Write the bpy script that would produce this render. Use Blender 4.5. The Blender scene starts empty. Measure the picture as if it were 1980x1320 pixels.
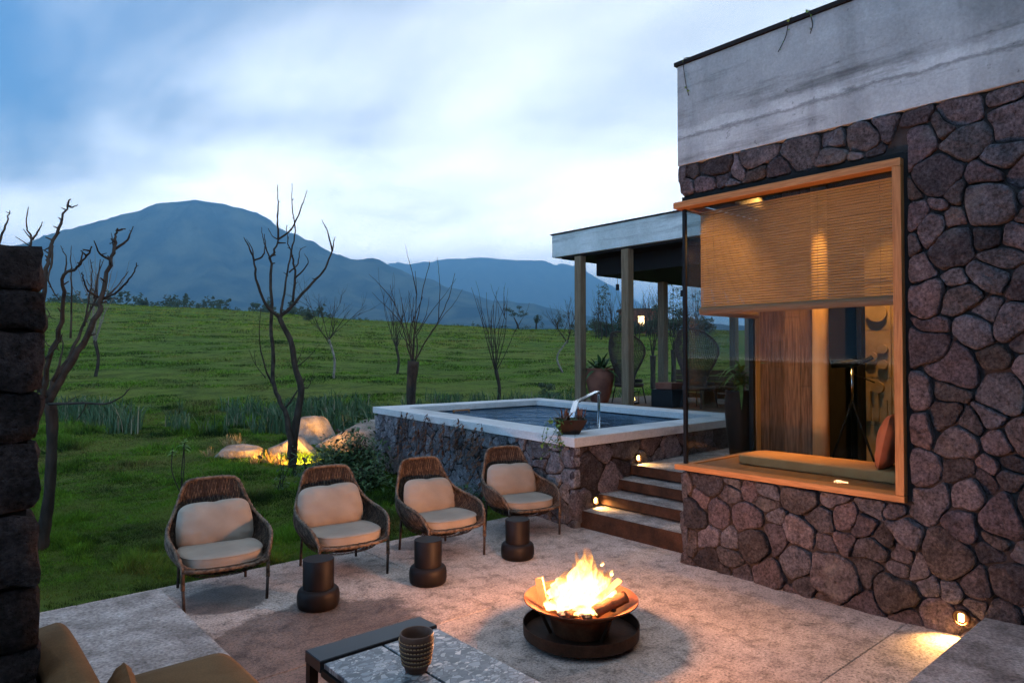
import bpy, math, random
import numpy as np
from mathutils import Vector, Matrix, noise as mnoise
random.seed(7); RNG = np.random.default_rng(7)
SC = bpy.context.scene; COL = SC.collection
rad = math.radians

# ------------------------------------------------------------------ camera
YAW = 0.71668; PITCH = rad(1.215); CAMZ = 2.05
FX, FY = math.sin(YAW), math.cos(YAW)
FH = Vector((FX, FY, 0)); RT = Vector((FY, -FX, 0))
FW = FH*math.cos(PITCH) + Vector((0, 0, math.sin(PITCH))); UP = RT.cross(FW)
cam = bpy.data.cameras.new('camera'); cam.lens = 24; cam.sensor_width = 36
cam.clip_start = .05; cam.clip_end = 60000
camo = bpy.data.objects.new('camera', cam); COL.objects.link(camo)
camo.matrix_world = Matrix(((RT.x, UP.x, -FW.x, 0), (RT.y, UP.y, -FW.y, 0), (RT.z, UP.z, -FW.z, CAMZ), (0, 0, 0, 1)))
SC.camera = camo

# ------------------------------------------------------------------ world
SUN_EL, SUN_AZ = rad(14), rad(150)     # low sun behind thick cloud
w = bpy.data.worlds.new('World'); SC.world = w; w.use_nodes = True
NT = w.node_tree; NT.nodes.clear()
def N(t, nt=None, **kw):
    n = (nt or NT).nodes.new(t)
    for k, v in kw.items(): setattr(n, k, v)
    return n
def L(a, b, nt=None): (nt or NT).links.new(a, b)
def math_n(nt, op, a, b=None, clamp=False):
    n = nt.nodes.new('ShaderNodeMath'); n.operation = op; n.use_clamp = clamp
    for i, v in enumerate((a, b)):
        if v is None: continue
        if isinstance(v, (int, float)): n.inputs[i].default_value = v
        else: nt.links.new(v, n.inputs[i])
    return n.outputs[0]
def ramp_n(nt, fac, stops, interp='LINEAR'):
    n = nt.nodes.new('ShaderNodeValToRGB'); n.color_ramp.interpolation = interp
    cr = n.color_ramp
    while len(cr.elements) < len(stops): cr.elements.new(.5)
    for e, (p, c) in zip(cr.elements, stops):
        e.position = p; e.color = (c if isinstance(c, (tuple, list)) else (c, c, c)) + ((1,) if not isinstance(c, (tuple, list)) or len(c) == 3 else ())
    nt.links.new(fac, n.inputs[0]); return n.outputs[0]
def mix_n(nt, fac, a, b, mode='MIX'):
    n = nt.nodes.new('ShaderNodeMix'); n.data_type = 'RGBA'; n.blend_type = mode
    for i, v in ((0, fac), (6, a), (7, b)):
        if isinstance(v, (int, float)): n.inputs[i].default_value = v
        elif isinstance(v, (tuple, list)): n.inputs[i].default_value = tuple(v)[:3] + (1,)
        else: nt.links.new(v, n.inputs[i])
    return n.outputs[2]
sky = N('ShaderNodeTexSky', sky_type='NISHITA', sun_disc=False)
sky.sun_elevation = SUN_EL; sky.sun_rotation = SUN_AZ; sky.air_density = 1.2; sky.dust_density = .6; sky.ozone_density = 2.5
tc = N('ShaderNodeTexCoord'); sp = N('ShaderNodeSeparateXYZ'); L(tc.outputs['Generated'], sp.inputs[0])
zc = math_n(NT, 'MAXIMUM', sp.outputs[2], 0.0)
den = math_n(NT, 'ADD', zc, 0.16)
cb = N('ShaderNodeCombineXYZ'); L(math_n(NT, 'DIVIDE', sp.outputs[0], den), cb.inputs[0]); L(math_n(NT, 'DIVIDE', sp.outputs[1], den), cb.inputs[1])
mp = N('ShaderNodeMapping'); L(cb.outputs[0], mp.inputs[0]); mp.inputs['Location'].default_value = (1.9, .35, 0); mp.inputs['Rotation'].default_value = (0, 0, rad(40))
mp.inputs['Scale'].default_value = (1.0, .62, 1)
nz = N('ShaderNodeTexNoise'); L(mp.outputs[0], nz.inputs['Vector']); nz.inputs['Scale'].default_value = 1.0; nz.inputs['Detail'].default_value = 7; nz.inputs['Roughness'].default_value = .56; nz.inputs['Distortion'].default_value = .35
# cover: thick towards the horizon, thinner overhead; breaks where the noise is low
cover = math_n(NT, 'ADD', nz.outputs[0], ramp_n(NT, zc, [(0, .5), (.16, .34), (.32, .1), (.5, .06), (1, .12)]))
lat = N('ShaderNodeVectorMath', operation='DOT_PRODUCT'); L(tc.outputs['Generated'], lat.inputs[0]); lat.inputs[1].default_value = (FY, -FX, 0)
cover = math_n(NT, 'ADD', cover, math_n(NT, 'MULTIPLY', lat.outputs['Value'], .3))
mask = ramp_n(NT, cover, [(.25, 0), (.76, 1)], 'EASE')
nz2 = N('ShaderNodeTexNoise'); L(mp.outputs[0], nz2.inputs['Vector']); nz2.inputs['Scale'].default_value = 2.1; nz2.inputs['Detail'].default_value = 6
hor = ramp_n(NT, zc, [(0, 1.0), (.12, .98), (.2, .72), (.3, .38), (.45, .23), (1, .20)])
shade = math_n(NT, 'MULTIPLY', hor, math_n(NT, 'ADD', math_n(NT, 'MULTIPLY', nz2.outputs[0], 1.0), .5))
cloud = mix_n(NT, 1.0, (.95, .975, 1.0), shade, 'MULTIPLY')
bgs = N('ShaderNodeBackground'); L(mix_n(NT, 1.0, sky.outputs[0], (.62, .9, 1.25), 'MULTIPLY'), bgs.inputs[0]); bgs.inputs[1].default_value = .05
bgc = N('ShaderNodeBackground'); L(cloud, bgc.inputs[0]); bgc.inputs[1].default_value = 2.4
mx = N('ShaderNodeMixShader'); L(mask, mx.inputs[0]); L(bgs.outputs[0], mx.inputs[1]); L(bgc.outputs[0], mx.inputs[2])
wo = N('ShaderNodeOutputWorld'); L(mx.outputs[0], wo.inputs[0])
sl = bpy.data.lights.new('sun', 'SUN'); sl.energy = .25; sl.angle = rad(40); sl.color = (1, .93, .86)
so = bpy.data.objects.new('sun', sl); COL.objects.link(so)
sd = Vector((math.sin(SUN_AZ)*math.cos(SUN_EL), math.cos(SUN_AZ)*math.cos(SUN_EL), math.sin(SUN_EL)))
so.rotation_euler = (-sd).to_track_quat('-Z', 'Y').to_euler(); so.location = (0, 0, 30)
SC.view_settings.view_transform = 'Standard'; SC.view_settings.look = 'None'
SC.view_settings.exposure = 1.55; SC.view_settings.gamma = 1
SC.render.engine = 'CYCLES'; cy = SC.cycles
cy.use_denoising = True; cy.max_bounces = 6; cy.diffuse_bounces = 3; cy.glossy_bounces = 3; cy.transmission_bounces = 4
cy.transparent_max_bounces = 24; cy.volume_bounces = 0; cy.caustics_reflective = False; cy.caustics_refractive = False
cy.sample_clamp_indirect = 4

# ------------------------------------------------------------------ helpers
def hash2(i, j, s=0):
    v = np.sin(i*127.1 + j*311.7 + s*74.7)*43758.5453
    return v - np.floor(v)
def vn(x, y, s=0):
    x = np.asarray(x, float); y = np.asarray(y, float)
    i = np.floor(x); j = np.floor(y); u = x-i; v = y-j
    u = u*u*(3-2*u); v = v*v*(3-2*v)
    return (hash2(i, j, s)*(1-u)+hash2(i+1, j, s)*u)*(1-v)+(hash2(i, j+1, s)*(1-u)+hash2(i+1, j+1, s)*u)*v
def fbm(x, y, o=4, s=0):
    r = 0; a = .5
    for k in range(o): r = r + a*vn(x*2**k, y*2**k, s+k); a *= .5
    return r
def FR(f, r): return (FX*f+FY*r, FY*f-FX*r)
def at(px, py, f):          # the point seen at (px,py) of the 1980-wide photograph, f metres ahead
    d = FW + RT*((px-990)/1320) + UP*((660-py)/1320)
    return Vector((0, 0, CAMZ)) + d*f
WL = {}
def wloc(o): return WL.get(o.name, Vector((0, 0, 0))) if o else Vector((0, 0, 0))
def put(o, parent=None):
    COL.objects.link(o)
    if parent: o.parent = parent
    return o
def tag(o, label=None, cat=None, group=None, kind=None):
    if label: o['label'] = label
    if cat: o['category'] = cat
    if group: o['group'] = group
    if kind: o['kind'] = kind
    return o
def thing(name, label, cat, loc=(0, 0, 0), group=None):
    o = bpy.data.objects.new(name, None); o.empty_display_size = .2; COL.objects.link(o)
    o.location = loc; WL[o.name] = Vector(loc)
    return tag(o, label, cat, group)
def copy_tree(o, parent=None):
    c = o.copy(); COL.objects.link(c)
    if parent: c.parent = parent
    for ch in o.children: copy_tree(ch, c)
    return c
class MB:
    def __init__(s): s.v = []; s.f = []
    def add(s, vs, fs):
        b = len(s.v); s.v.extend([tuple(p) for p in vs]); s.f.extend([tuple(i+b for i in q) for q in fs]); return s
    def box(s, a, b, bev=0.0):
        x0, y0, z0 = a; x1, y1, z1 = b
        if bev <= 0:
            return s.add([(x0,y0,z0),(x1,y0,z0),(x1,y1,z0),(x0,y1,z0),(x0,y0,z1),(x1,y0,z1),(x1,y1,z1),(x0,y1,z1)],
                         [(0,3,2,1),(4,5,6,7),(0,1,5,4),(1,2,6,5),(2,3,7,6),(3,0,4,7)])
        return s.prism([(x0,y0),(x1,y0),(x1,y1),(x0,y1)], z0, z1, bev)
    def prism(s, poly, z0, z1, bev=0.0):
        n = len(poly)
        if bev <= 0:
            vs = [(x, y, z0) for x, y in poly]+[(x, y, z1) for x, y in poly]
            return s.add(vs, [tuple(range(n))[::-1], tuple(range(n, 2*n))]+[(i, (i+1) % n, n+(i+1) % n, n+i) for i in range(n)])
        def ins(d):
            out = []
            for i in range(n):
                p = Vector(poly[i]); a = (Vector(poly[i-1])-p).normalized(); c = (Vector(poly[(i+1) % n])-p).normalized()
                sn = abs(a.x*c.y-a.y*c.x) or 1
                out.append(p+(a+c)*(d/sn))
            return out
        I = ins(bev); rings = [(I, z0), (poly, z0+bev), (poly, z1-bev), (I, z1)]
        vs = [(p[0], p[1], z) for R_, z in rings for p in R_]; fs = [tuple(range(n))[::-1], tuple(range(3*n, 4*n))]
        for k in range(3): fs += [(k*n+i, k*n+(i+1) % n, (k+1)*n+(i+1) % n, (k+1)*n+i) for i in range(n)]
        return s.add(vs, fs)
    def obox(s, c, ax, ay, az, bev=0.0):      # box by centre and half axes
        c, ax, ay, az = map(Vector, (c, ax, ay, az))
        t = MB().box((-1, -1, -1), (1, 1, 1)) if bev <= 0 else None
        if t: return s.add([c+ax*p[0]+ay*p[1]+az*p[2] for p in t.v], t.f)
        lx, ly, lz = ax.length, ay.length, az.length
        t = MB().box((-lx, -ly, -lz), (lx, ly, lz), bev)
        ux, uy, uz = ax/lx, ay/ly, az/lz
        return s.add([c+ux*p[0]+uy*p[1]+uz*p[2] for p in t.v], t.f)
    def tube(s, pts, r, n=8, cap=True, twist=None):
        pts = [Vector(p) for p in pts]; m = len(pts)
        rr = r if isinstance(r, (list, tuple)) else [r]*m
        d0 = (pts[1]-pts[0]).normalized(); u = d0.orthogonal().normalized(); vs = []; acc = 0
        for i, p in enumerate(pts):
            d = ((pts[min(i+1, m-1)]-pts[max(i-1, 0)])).normalized()
            u = (u-d*u.dot(d)); u = u.normalized() if u.length > 1e-6 else d.orthogonal().normalized()
            v = d.cross(u)
            if i: acc += (p-pts[i-1]).length
            for k in range(n):
                a = 2*math.pi*k/n; q = rr[i]
                if twist: q *= 1+twist[0]*math.cos(2*(a-acc*twist[1]))
                vs.append(p+u*(math.cos(a)*q)+v*(math.sin(a)*q))
        fs = [(i*n+k, i*n+(k+1) % n, (i+1)*n+(k+1) % n, (i+1)*n+k) for i in range(m-1) for k in range(n)]
        if cap: fs += [tuple(range(n))[::-1], tuple(range((m-1)*n, m*n))]
        return s.add(vs, fs)
    def lathe(s, prof, n=32, c=(0, 0, 0)):
        vs = []; m = len(prof)
        for r, z in prof:
            for k in range(n):
                a = 2*math.pi*k/n; vs.append((c[0]+r*math.cos(a), c[1]+r*math.sin(a), c[2]+z))
        fs = [(i*n+k, i*n+(k+1) % n, (i+1)*n+(k+1) % n, (i+1)*n+k) for i in range(m-1) for k in range(n)]
        if prof[0][0] > 1e-4: fs.append(tuple(range(n))[::-1])
        if prof[-1][0] > 1e-4: fs.append(tuple(range((m-1)*n, m*n)))
        return s.add(vs, fs)
    def ribbon(s, pts, w, nrm, th=.002):
        pts = [Vector(p) for p in pts]; m = len(pts); vs = []
        for i, p in enumerate(pts):
            d = (pts[min(i+1, m-1)]-pts[max(i-1, 0)]).normalized()
            nn = Vector(nrm[i]) if isinstance(nrm, list) else Vector(nrm)
            sd = d.cross(nn).normalized()*(w/2); nn = nn.normalized()*th
            vs += [p-sd, p+nn, p+sd, p-nn]
        fs = [(i*4+k, i*4+(k+1) % 4, i*4+4+(k+1) % 4, i*4+4+k) for i in range(m-1) for k in range(4)]
        return s.add(vs, fs)
    def build(s, name, mat, parent=None, smooth=False, local=False):
        me = bpy.data.meshes.new(name)
        off = Vector((0, 0, 0)) if local else wloc(parent)
        if off.length > 0: me.from_pydata([(p[0]-off.x, p[1]-off.y, p[2]-off.z) for p in s.v], [], s.f)
        else: me.from_pydata(s.v, [], s.f)
        me.materials.append(mat)
        if smooth: me.shade_smooth()
        me.update()
        o = bpy.data.objects.new(name, me); put(o, parent)
        WL[o.name] = off
        return o
def npmesh(name, V, F3, mat, parent=None, col=None, smooth=False):
    me = bpy.data.meshes.new(name); nv, nf = len(V), len(F3)
    me.vertices.add(nv); me.vertices.foreach_set('co', np.ascontiguousarray(V, np.float32).ravel())
    k = F3.shape[1]; me.loops.add(nf*k); me.loops.foreach_set('vertex_index', np.ascontiguousarray(F3, np.int32).ravel())
    me.polygons.add(nf); me.polygons.foreach_set('loop_start', np.arange(0, nf*k, k, dtype=np.int32))
    if col is not None:
        a = me.attributes.new('col', 'FLOAT_COLOR', 'POINT'); c4 = np.ones((nv, 4), np.float32); c4[:, :3] = col; a.data.foreach_set('color', c4.ravel())
    me.update(calc_edges=True); me.materials.append(mat)
    if smooth: me.shade_smooth()
    o = bpy.data.objects.new(name, me); return put(o, parent)
def catmull(P, n):
    P = [Vector(p) for p in P]; Q = [P[0]*2-P[1]]+P+[P[-1]*2-P[-2]]; out = []
    for i in range(1, len(Q)-2):
        for k in range(n):
            t = k/n; a, b, c, d = Q[i-1:i+3]
            out.append(.5*((2*b)+(c-a)*t+(2*a-5*b+4*c-d)*t*t+(3*b-a-3*c+d)*t**3))
    out.append(P[-1]); return out

# ------------------------------------------------------------------ materials
def new_mat(name):
    m = bpy.data.materials.new(name); m.use_nodes = True; nt = m.node_tree; nt.nodes.clear()
    out = nt.nodes.new('ShaderNodeOutputMaterial'); b = nt.nodes.new('ShaderNodeBsdfPrincipled'); nt.links.new(b.outputs[0], out.inputs[0])
    return m, nt, b, out
def noise_n(nt, scale, detail=4, rough=.55, coord='Object', stretch=None, dist=0):
    t = nt.nodes.new('ShaderNodeTexCoord'); v = t.outputs[coord]
    if stretch:
        mpn = nt.nodes.new('ShaderNodeMapping'); mpn.inputs['Scale'].default_value = stretch; nt.links.new(v, mpn.inputs[0]); v = mpn.outputs[0]
    n = nt.nodes.new('ShaderNodeTexNoise'); nt.links.new(v, n.inputs['Vector']); n.inputs['Scale'].default_value = scale
    n.inputs['Detail'].default_value = detail; n.inputs['Roughness'].default_value = rough; n.inputs['Distortion'].default_value = dist
    return n.outputs[0]
def bump_n(nt, b, h, strength, dist):
    n = nt.nodes.new('ShaderNodeBump'); n.inputs['Strength'].default_value = strength; n.inputs['Distance'].default_value = dist
    nt.links.new(h, n.inputs['Height']); nt.links.new(n.outputs[0], b.inputs['Normal'])
def mat(name, c1, c2=None, scale=4, rough=.7, metal=0, detail=5, stretch=None, lo=.35, hi=.65, bump=None, rnd=0, coord='Object', spec=.16, dist=0, fine=None):
    """noise-mixed colour, optional fine grain, bump and per-object value shift"""
    m, nt, b, out = new_mat(name)
    b.inputs['Roughness'].default_value = rough; b.inputs['Metallic'].default_value = metal; b.inputs['Specular IOR Level'].default_value = spec
    col = None
    if c2:
        nf = noise_n(nt, scale, detail, coord=coord, stretch=stretch, dist=dist)
        col = ramp_n(nt, nf, [(lo, c1), (hi, c2)])
    if fine:
        g = noise_n(nt, fine[0], 3, .7, coord=coord, stretch=stretch)
        gg = ramp_n(nt, g, [(.3, 1-fine[1]), (.7, 1+fine[1])])
        col = mix_n(nt, 1.0, col if col else tuple(c1), gg, 'MULTIPLY')
    if rnd:
        oi = nt.nodes.new('ShaderNodeObjectInfo')
        rv = math_n(nt, 'ADD', math_n(nt, 'MULTIPLY', oi.outputs['Random'], 2*rnd), 1-rnd)
        col = mix_n(nt, 1.0, col if col else tuple(c1), rv, 'MULTIPLY')
    if col: nt.links.new(col, b.inputs['Base Color'])
    else: b.inputs['Base Color'].default_value = tuple(c1)+(1,)
    if bump:
        bump_n(nt, b, noise_n(nt, bump[0], 6, .65, coord=coord, stretch=stretch), bump[1], bump[2])
    return m
MT = {}
# volcanic stone: pitted, tint changes from stone to stone
def stone_mat(name, tints, lich=.35):
    m, nt, b, out = new_mat(name); b.inputs['Roughness'].default_value = .92; b.inputs['Specular IOR Level'].default_value = .08
    oi = nt.nodes.new('ShaderNodeObjectInfo'); k = len(tints)
    base = ramp_n(nt, oi.outputs['Random'], [(i/(k-1), t) for i, t in enumerate(tints)])
    n1 = noise_n(nt, 9, 7, .7); n2 = noise_n(nt, 42, 4, .7); n3 = noise_n(nt, 2.3, 5, .6)
    c = mix_n(nt, 1.0, base, ramp_n(nt, n1, [(.3, .5), (.7, 1.4)]), 'MULTIPLY')
    c = mix_n(nt, 1.0, c, ramp_n(nt, n2, [(.30, .32), (.5, 1.0), (.70, 1.65)]), 'MULTIPLY')
    c = mix_n(nt, math_n(nt, 'MULTIPLY', ramp_n(nt, n3, [(.58, 0), (.72, 1)]), lich), c, (.30, .28, .25))
    nt.links.new(c, b.inputs['Base Color'])
    t = nt.nodes.new('ShaderNodeTexCoord'); vo = nt.nodes.new('ShaderNodeTexVoronoi'); vo.inputs['Scale'].default_value = 55; nt.links.new(t.outputs['Object'], vo.inputs['Vector'])
    pit = ramp_n(nt, vo.outputs['Distance'], [(.0, 0), (.28, 1)])
    h = math_n(nt, 'ADD', math_n(nt, 'MULTIPLY', noise_n(nt, 17, 6, .75), 1.4), math_n(nt, 'MULTIPLY', pit, .3))
    bump_n(nt, b, h, 1.0, .055); return m
MT['stone'] = stone_mat('basalt stone', [(.046,.040,.043),(.125,.096,.106),(.046,.043,.048),(.175,.146,.160),(.070,.056,.050),(.118,.114,.130),(.145,.106,.110),(.062,.052,.052),(.148,.135,.148)])
MT['pool_stone'] = stone_mat('grey rubble stone', [(.085,.080,.085),(.24,.23,.245),(.12,.11,.12),(.30,.285,.30),(.18,.17,.18),(.10,.095,.107)], .5)
MT['pillar_stone'] = stone_mat('dark block stone', [(.026,.021,.021),(.055,.043,.043),(.038,.031,.031)], .06)
MT['mortar'] = mat('dark joint mortar', (.02,.016,.015), (.045,.036,.034), 9, .95, bump=(30, .5, .02))
MT['boulder'] = mat('granite boulder', (.13,.105,.088), (.27,.23,.20), 3.2, .85, bump=(7, .9, .08), fine=(45, .25))
def concrete_mat(name, a, b_, board=None, stain=.5):
    m, nt, b, out = new_mat(name); b.inputs['Roughness'].default_value = .82; b.inputs['Specular IOR Level'].default_value = .14
    c = ramp_n(nt, noise_n(nt, 1.6, 9, .7, dist=.15), [(.3, a), (.68, b_)])
    c = mix_n(nt, 1.0, c, ramp_n(nt, noise_n(nt, 38, 3, .7), [(.3, .86), (.7, 1.1)]), 'MULTIPLY')
    st = noise_n(nt, .8, 9, .68, stretch=(1, .3, 3.2), dist=.15)
    c = mix_n(nt, 1.0, c, ramp_n(nt, st, [(.36, 1-stain), (.47, 1.0), (.58, 1.0), (.66, 1.12)]), 'MULTIPLY')
    ho = noise_n(nt, 60, 4, .6)
    if board:      # cast lift line and drips
        t = nt.nodes.new('ShaderNodeTexCoord'); s = nt.nodes.new('ShaderNodeSeparateXYZ'); nt.links.new(t.outputs['Object'], s.inputs[0])
        wob = math_n(nt, 'MULTIPLY', noise_n(nt, 2.6, 9, .78, stretch=(1, .6, 1.6)), board[1])
        zz = math_n(nt, 'ADD', s.outputs[2], wob)
        band = ramp_n(nt, math_n(nt, 'DIVIDE', math_n(nt, 'SUBTRACT', zz, board[0]), .5), [(.0, 1.12), (.34, 1.08), (.40, .48), (.43, .75), (.47, 1.3), (.60, 1.12), (.64, .82), (.74, .86), (1, .84)])
        c = mix_n(nt, .85, c, band, 'MULTIPLY')
        drip = ramp_n(nt, noise_n(nt, 3.2, 5, .6, stretch=(1, 1, .12)), [(.36, .72), (.5, 1)])
        c = mix_n(nt, .7, c, drip, 'MULTIPLY')
        pit = ramp_n(nt, noise_n(nt, 14, 3, .6), [(.27, .5), (.33, 1)]); c = mix_n(nt, .8, c, pit, 'MULTIPLY')
    nt.links.new(c, b.inputs['Base Color']); bump_n(nt, b, ho, .25, .01); return m
MT['parapet'] = concrete_mat('weathered cast concrete', (.24,.245,.245), (.40,.405,.40), (3.95+.20, .26), .55)
MT['fascia'] = concrete_mat('board cast concrete', (.34,.37,.36), (.50,.53,.52), None, .5)
MT['coping'] = concrete_mat('coping concrete', (.40,.40,.395), (.55,.545,.54), None, .35)
# exposed aggregate terrace with damp blotches
def terrace_mat():
    m, nt, b, out = new_mat('exposed aggregate terrace'); b.inputs['Specular IOR Level'].default_value = .2
    t = nt.nodes.new('ShaderNodeTexCoord')
    c = ramp_n(nt, noise_n(nt, .8, 8, .65, dist=.5), [(.30, (.29,.225,.19)), (.70, (.46,.37,.315))])
    c = mix_n(nt, 1.0, c, ramp_n(nt, noise_n(nt, 52, 4, .85), [(.34, .22), (.48, .95), (.66, 1.45)]), 'MULTIPLY')
    c = mix_n(nt, 1.0, c, ramp_n(nt, noise_n(nt, 6, 8, .75, dist=.4), [(.36, .48), (.5, .98), (.66, 1.2)]), 'MULTIPLY')
    wet = None; big = math_n(nt, 'MULTIPLY', math_n(nt, 'SUBTRACT', noise_n(nt, 1.9, 6, .6, dist=.3), .5), 1.15)
    for (x, y, rx, ry) in ((2.05, 4.75, 1.15, .72), (1.98, 6.0, .40, .36), (1.5, 3.6, .9, .9), (4.2, 6.3, .5, .2), (2.52, 5.3, .26, .24)):
        mpn = nt.nodes.new('ShaderNodeMapping'); mpn.inputs['Location'].default_value = (-x/rx, -y/ry, 0); mpn.inputs['Scale'].default_value = (1/rx, 1/ry, 0); nt.links.new(t.outputs['Object'], mpn.inputs[0])
        ln = nt.nodes.new('ShaderNodeVectorMath'); ln.operation = 'LENGTH'; nt.links.new(mpn.outputs[0], ln.inputs[0])
        d = math_n(nt, 'SUBTRACT', 1.0, ln.outputs['Value'])
        wet = d if wet is None else math_n(nt, 'MAXIMUM', wet, d)
    wm = ramp_n(nt, math_n(nt, 'ADD', wet, big), [(.02, 0), (.16, 1)])
    c = mix_n(nt, wm, c, mix_n(nt, 1.0, c, (.36, .33, .32), 'MULTIPLY'))
    nt.links.new(c, b.inputs['Base Color'])
    nt.links.new(ramp_n(nt, wm, [(0, .88), (1, .5)]), b.inputs['Roughness'])
    bump_n(nt, b, noise_n(nt, 95, 4, .75), .55, .012); return m
MT['terrace'] = terrace_mat()
MT['tread'] = mat('aggregate tread', (.17,.14,.125), (.36,.31,.28), 4.5, .85, detail=9, bump=(70, .6, .015), fine=(48, .5))
MT['frame_wood'] = mat('oiled hardwood', (.23,.095,.032), (.37,.165,.058), 6, .5, stretch=(14, .8, 14), bump=(30, .12, .004))
MT['frame_wood_v'] = mat('oiled hardwood upright', (.23,.095,.032), (.37,.165,.058), 6, .5, stretch=(14, 14, .8), bump=(30, .12, .004))
MT['seat_wood'] = mat('dark oiled seat board', (.10,.052,.022), (.18,.098,.042), 6, .5, stretch=(.8, 14, 14))
MT['plank'] = mat('aged plank', (.040,.024,.014), (.11,.066,.040), 5, .75, stretch=(9, 9, .7), bump=(22, .4, .006), rnd=.3)
MT['post'] = mat('timber post', (.10,.068,.04), (.17,.12,.075), 5, .7, stretch=(10, 10, .6), bump=(24, .3, .006))
MT['column'] = mat('debarked pole', (.42,.26,.10), (.55,.36,.16), 3, .6, stretch=(4, 4, .5))
MT['corten'] = mat('weathered steel', (.030,.016,.010), (.075,.034,.019), 7, .65, metal=.35, bump=(40, .2, .005), fine=(60, .25))
MT['corten_bowl'] = mat('weathered steel bowl', (.10,.034,.016), (.20,.070,.032), 6, .6, metal=.3, bump=(40, .2, .005), fine=(60, .2))
MT['black'] = mat('black metal', (.012,.012,.013), rough=.45, metal=.6)
MT['dark'] = mat('dark paint', (.010,.009,.009), rough=.8)
MT['slate_black'] = mat('black aluminium', (.020,.024,.028), rough=.32, metal=.5)
MT['steel'] = mat('polished steel', (.62,.63,.64), rough=.22, metal=1)
MT['rattan'] = mat('brown woven fibre', (.045,.029,.020), (.155,.105,.070), 26, .5, lo=.4, hi=.6)
MT['rattan_dark'] = mat('dark woven fibre', (.026,.018,.015), (.062,.042,.033), 30, .6)
MT['fabric'] = mat('sand canvas', (.23,.19,.152), (.295,.248,.20), 3, .95, bump=(260, .25, .003), spec=.1)
MT['brown_fabric'] = mat('ochre brown canvas', (.105,.058,.026), (.145,.082,.037), 5, .95, bump=(240, .3, .003), spec=.1, fine=(120, .18))
MT['bench_fabric'] = mat('bench canvas', (.34,.155,.055), (.42,.205,.078), 4, .95, bump=(220, .25, .003), spec=.1)
MT['rust_fabric'] = mat('rust velvet', (.28,.085,.04), (.36,.12,.055), 4, .95, spec=.1)
MT['stool'] = mat('dark brown lacquered clay', (.0055,.0038,.0035), (.010,.0065,.006), 10, .55, bump=(120, .15, .003))
MT['cup'] = mat('brown glazed clay', (.075,.040,.028), (.11,.062,.042), 9, .42)
MT['cup_dot'] = mat('gilt bead', (.55,.36,.18), rough=.35, metal=.6)
MT['terracotta'] = mat('old terracotta', (.10,.036,.024), (.18,.07,.045), 3, .85, bump=(20, .3, .01))
MT['bark'] = mat('rough bark', (.013,.0095,.0075), (.038,.028,.021), 9, .9, stretch=(1, 1, .35), bump=(26, .8, .02))
MT['twig'] = mat('bare twig bark', (.015,.011,.009), (.042,.032,.025), 7, .9, bump=(40, .5, .008))
MT['pale_twig'] = mat('pale bark', (.08,.068,.056), (.18,.155,.13), 7, .9, bump=(40, .5, .008))
MT['room'] = mat('dark plaster', (.030,.024,.020), (.045,.036,.030), 3, .9)
MT['relief'] = mat('carved clay relief', (.30,.21,.10), (.40,.29,.15), 6, .7)
MT['soil'] = mat('dark soil', (.02,.015,.01), (.045,.033,.022), 9, .95, bump=(30, .8, .03))
MT['pot'] = mat('iron planter', (.020,.012,.009), (.040,.023,.016), 8, .6)
def leaf_mat(name, a, b_, rough=.55):
    m, nt, b, out = new_mat(name); b.inputs['Roughness'].default_value = rough; b.inputs['Specular IOR Level'].default_value = .15
    c = ramp_n(nt, noise_n(nt, 6, 3), [(.35, a), (.65, b_)]); nt.links.new(c, b.inputs['Base Color']); return m
MT['leaf'] = leaf_mat('bush leaf', (.018,.040,.014), (.045,.085,.028))
MT['leaf_bright'] = leaf_mat('light leaf', (.06,.11,.02), (.13,.20,.04))
MT['leaf_brown'] = leaf_mat('withered leaf', (.06,.028,.016), (.13,.055,.03))
MT['leaf_far'] = leaf_mat('far tree leaf', (.016,.028,.016), (.035,.055,.028), .8)
def attr_mat(name, rough=.6, spec=.06):
    m, nt, b, out = new_mat(name); a = nt.nodes.new('ShaderNodeAttribute'); a.attribute_name = 'col'
    nt.links.new(a.outputs['Color'], b.inputs['Base Color']); b.inputs['Roughness'].default_value = rough; b.inputs['Specular IOR Level'].default_value = spec
    return m
MT['blade'] = attr_mat('grass blade')
def terrain_mat():
    m, nt, b, out = new_mat('pasture ground'); b.inputs['Roughness'].default_value = .95; b.inputs['Specular IOR Level'].default_value = .1
    c = ramp_n(nt, noise_n(nt, .045, 8, .65), [(.35, (.048,.092,.008)), (.65, (.105,.120,.016))])
    c = mix_n(nt, 1.0, c, ramp_n(nt, noise_n(nt, .8, 7, .7), [(.32, .45), (.5, .95), (.7, 1.3)]), 'MULTIPLY')
    c = mix_n(nt, ramp_n(nt, noise_n(nt, .5, 6, .7), [(.62, 0), (.72, .7)]), c, (.05,.036,.02))
    nt.links.new(c, b.inputs['Base Color']); bump_n(nt, b, noise_n(nt, 2.6, 8, .75), .9, .25); return m
MT['terrain'] = terrain_mat()
MT['mountain'] = mat('forested slope', (.004,.008,.006), (.085,.10,.06), .005, .95, detail=9, lo=.38, hi=.62, bump=(.02, .9, 30), spec=0)
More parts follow.
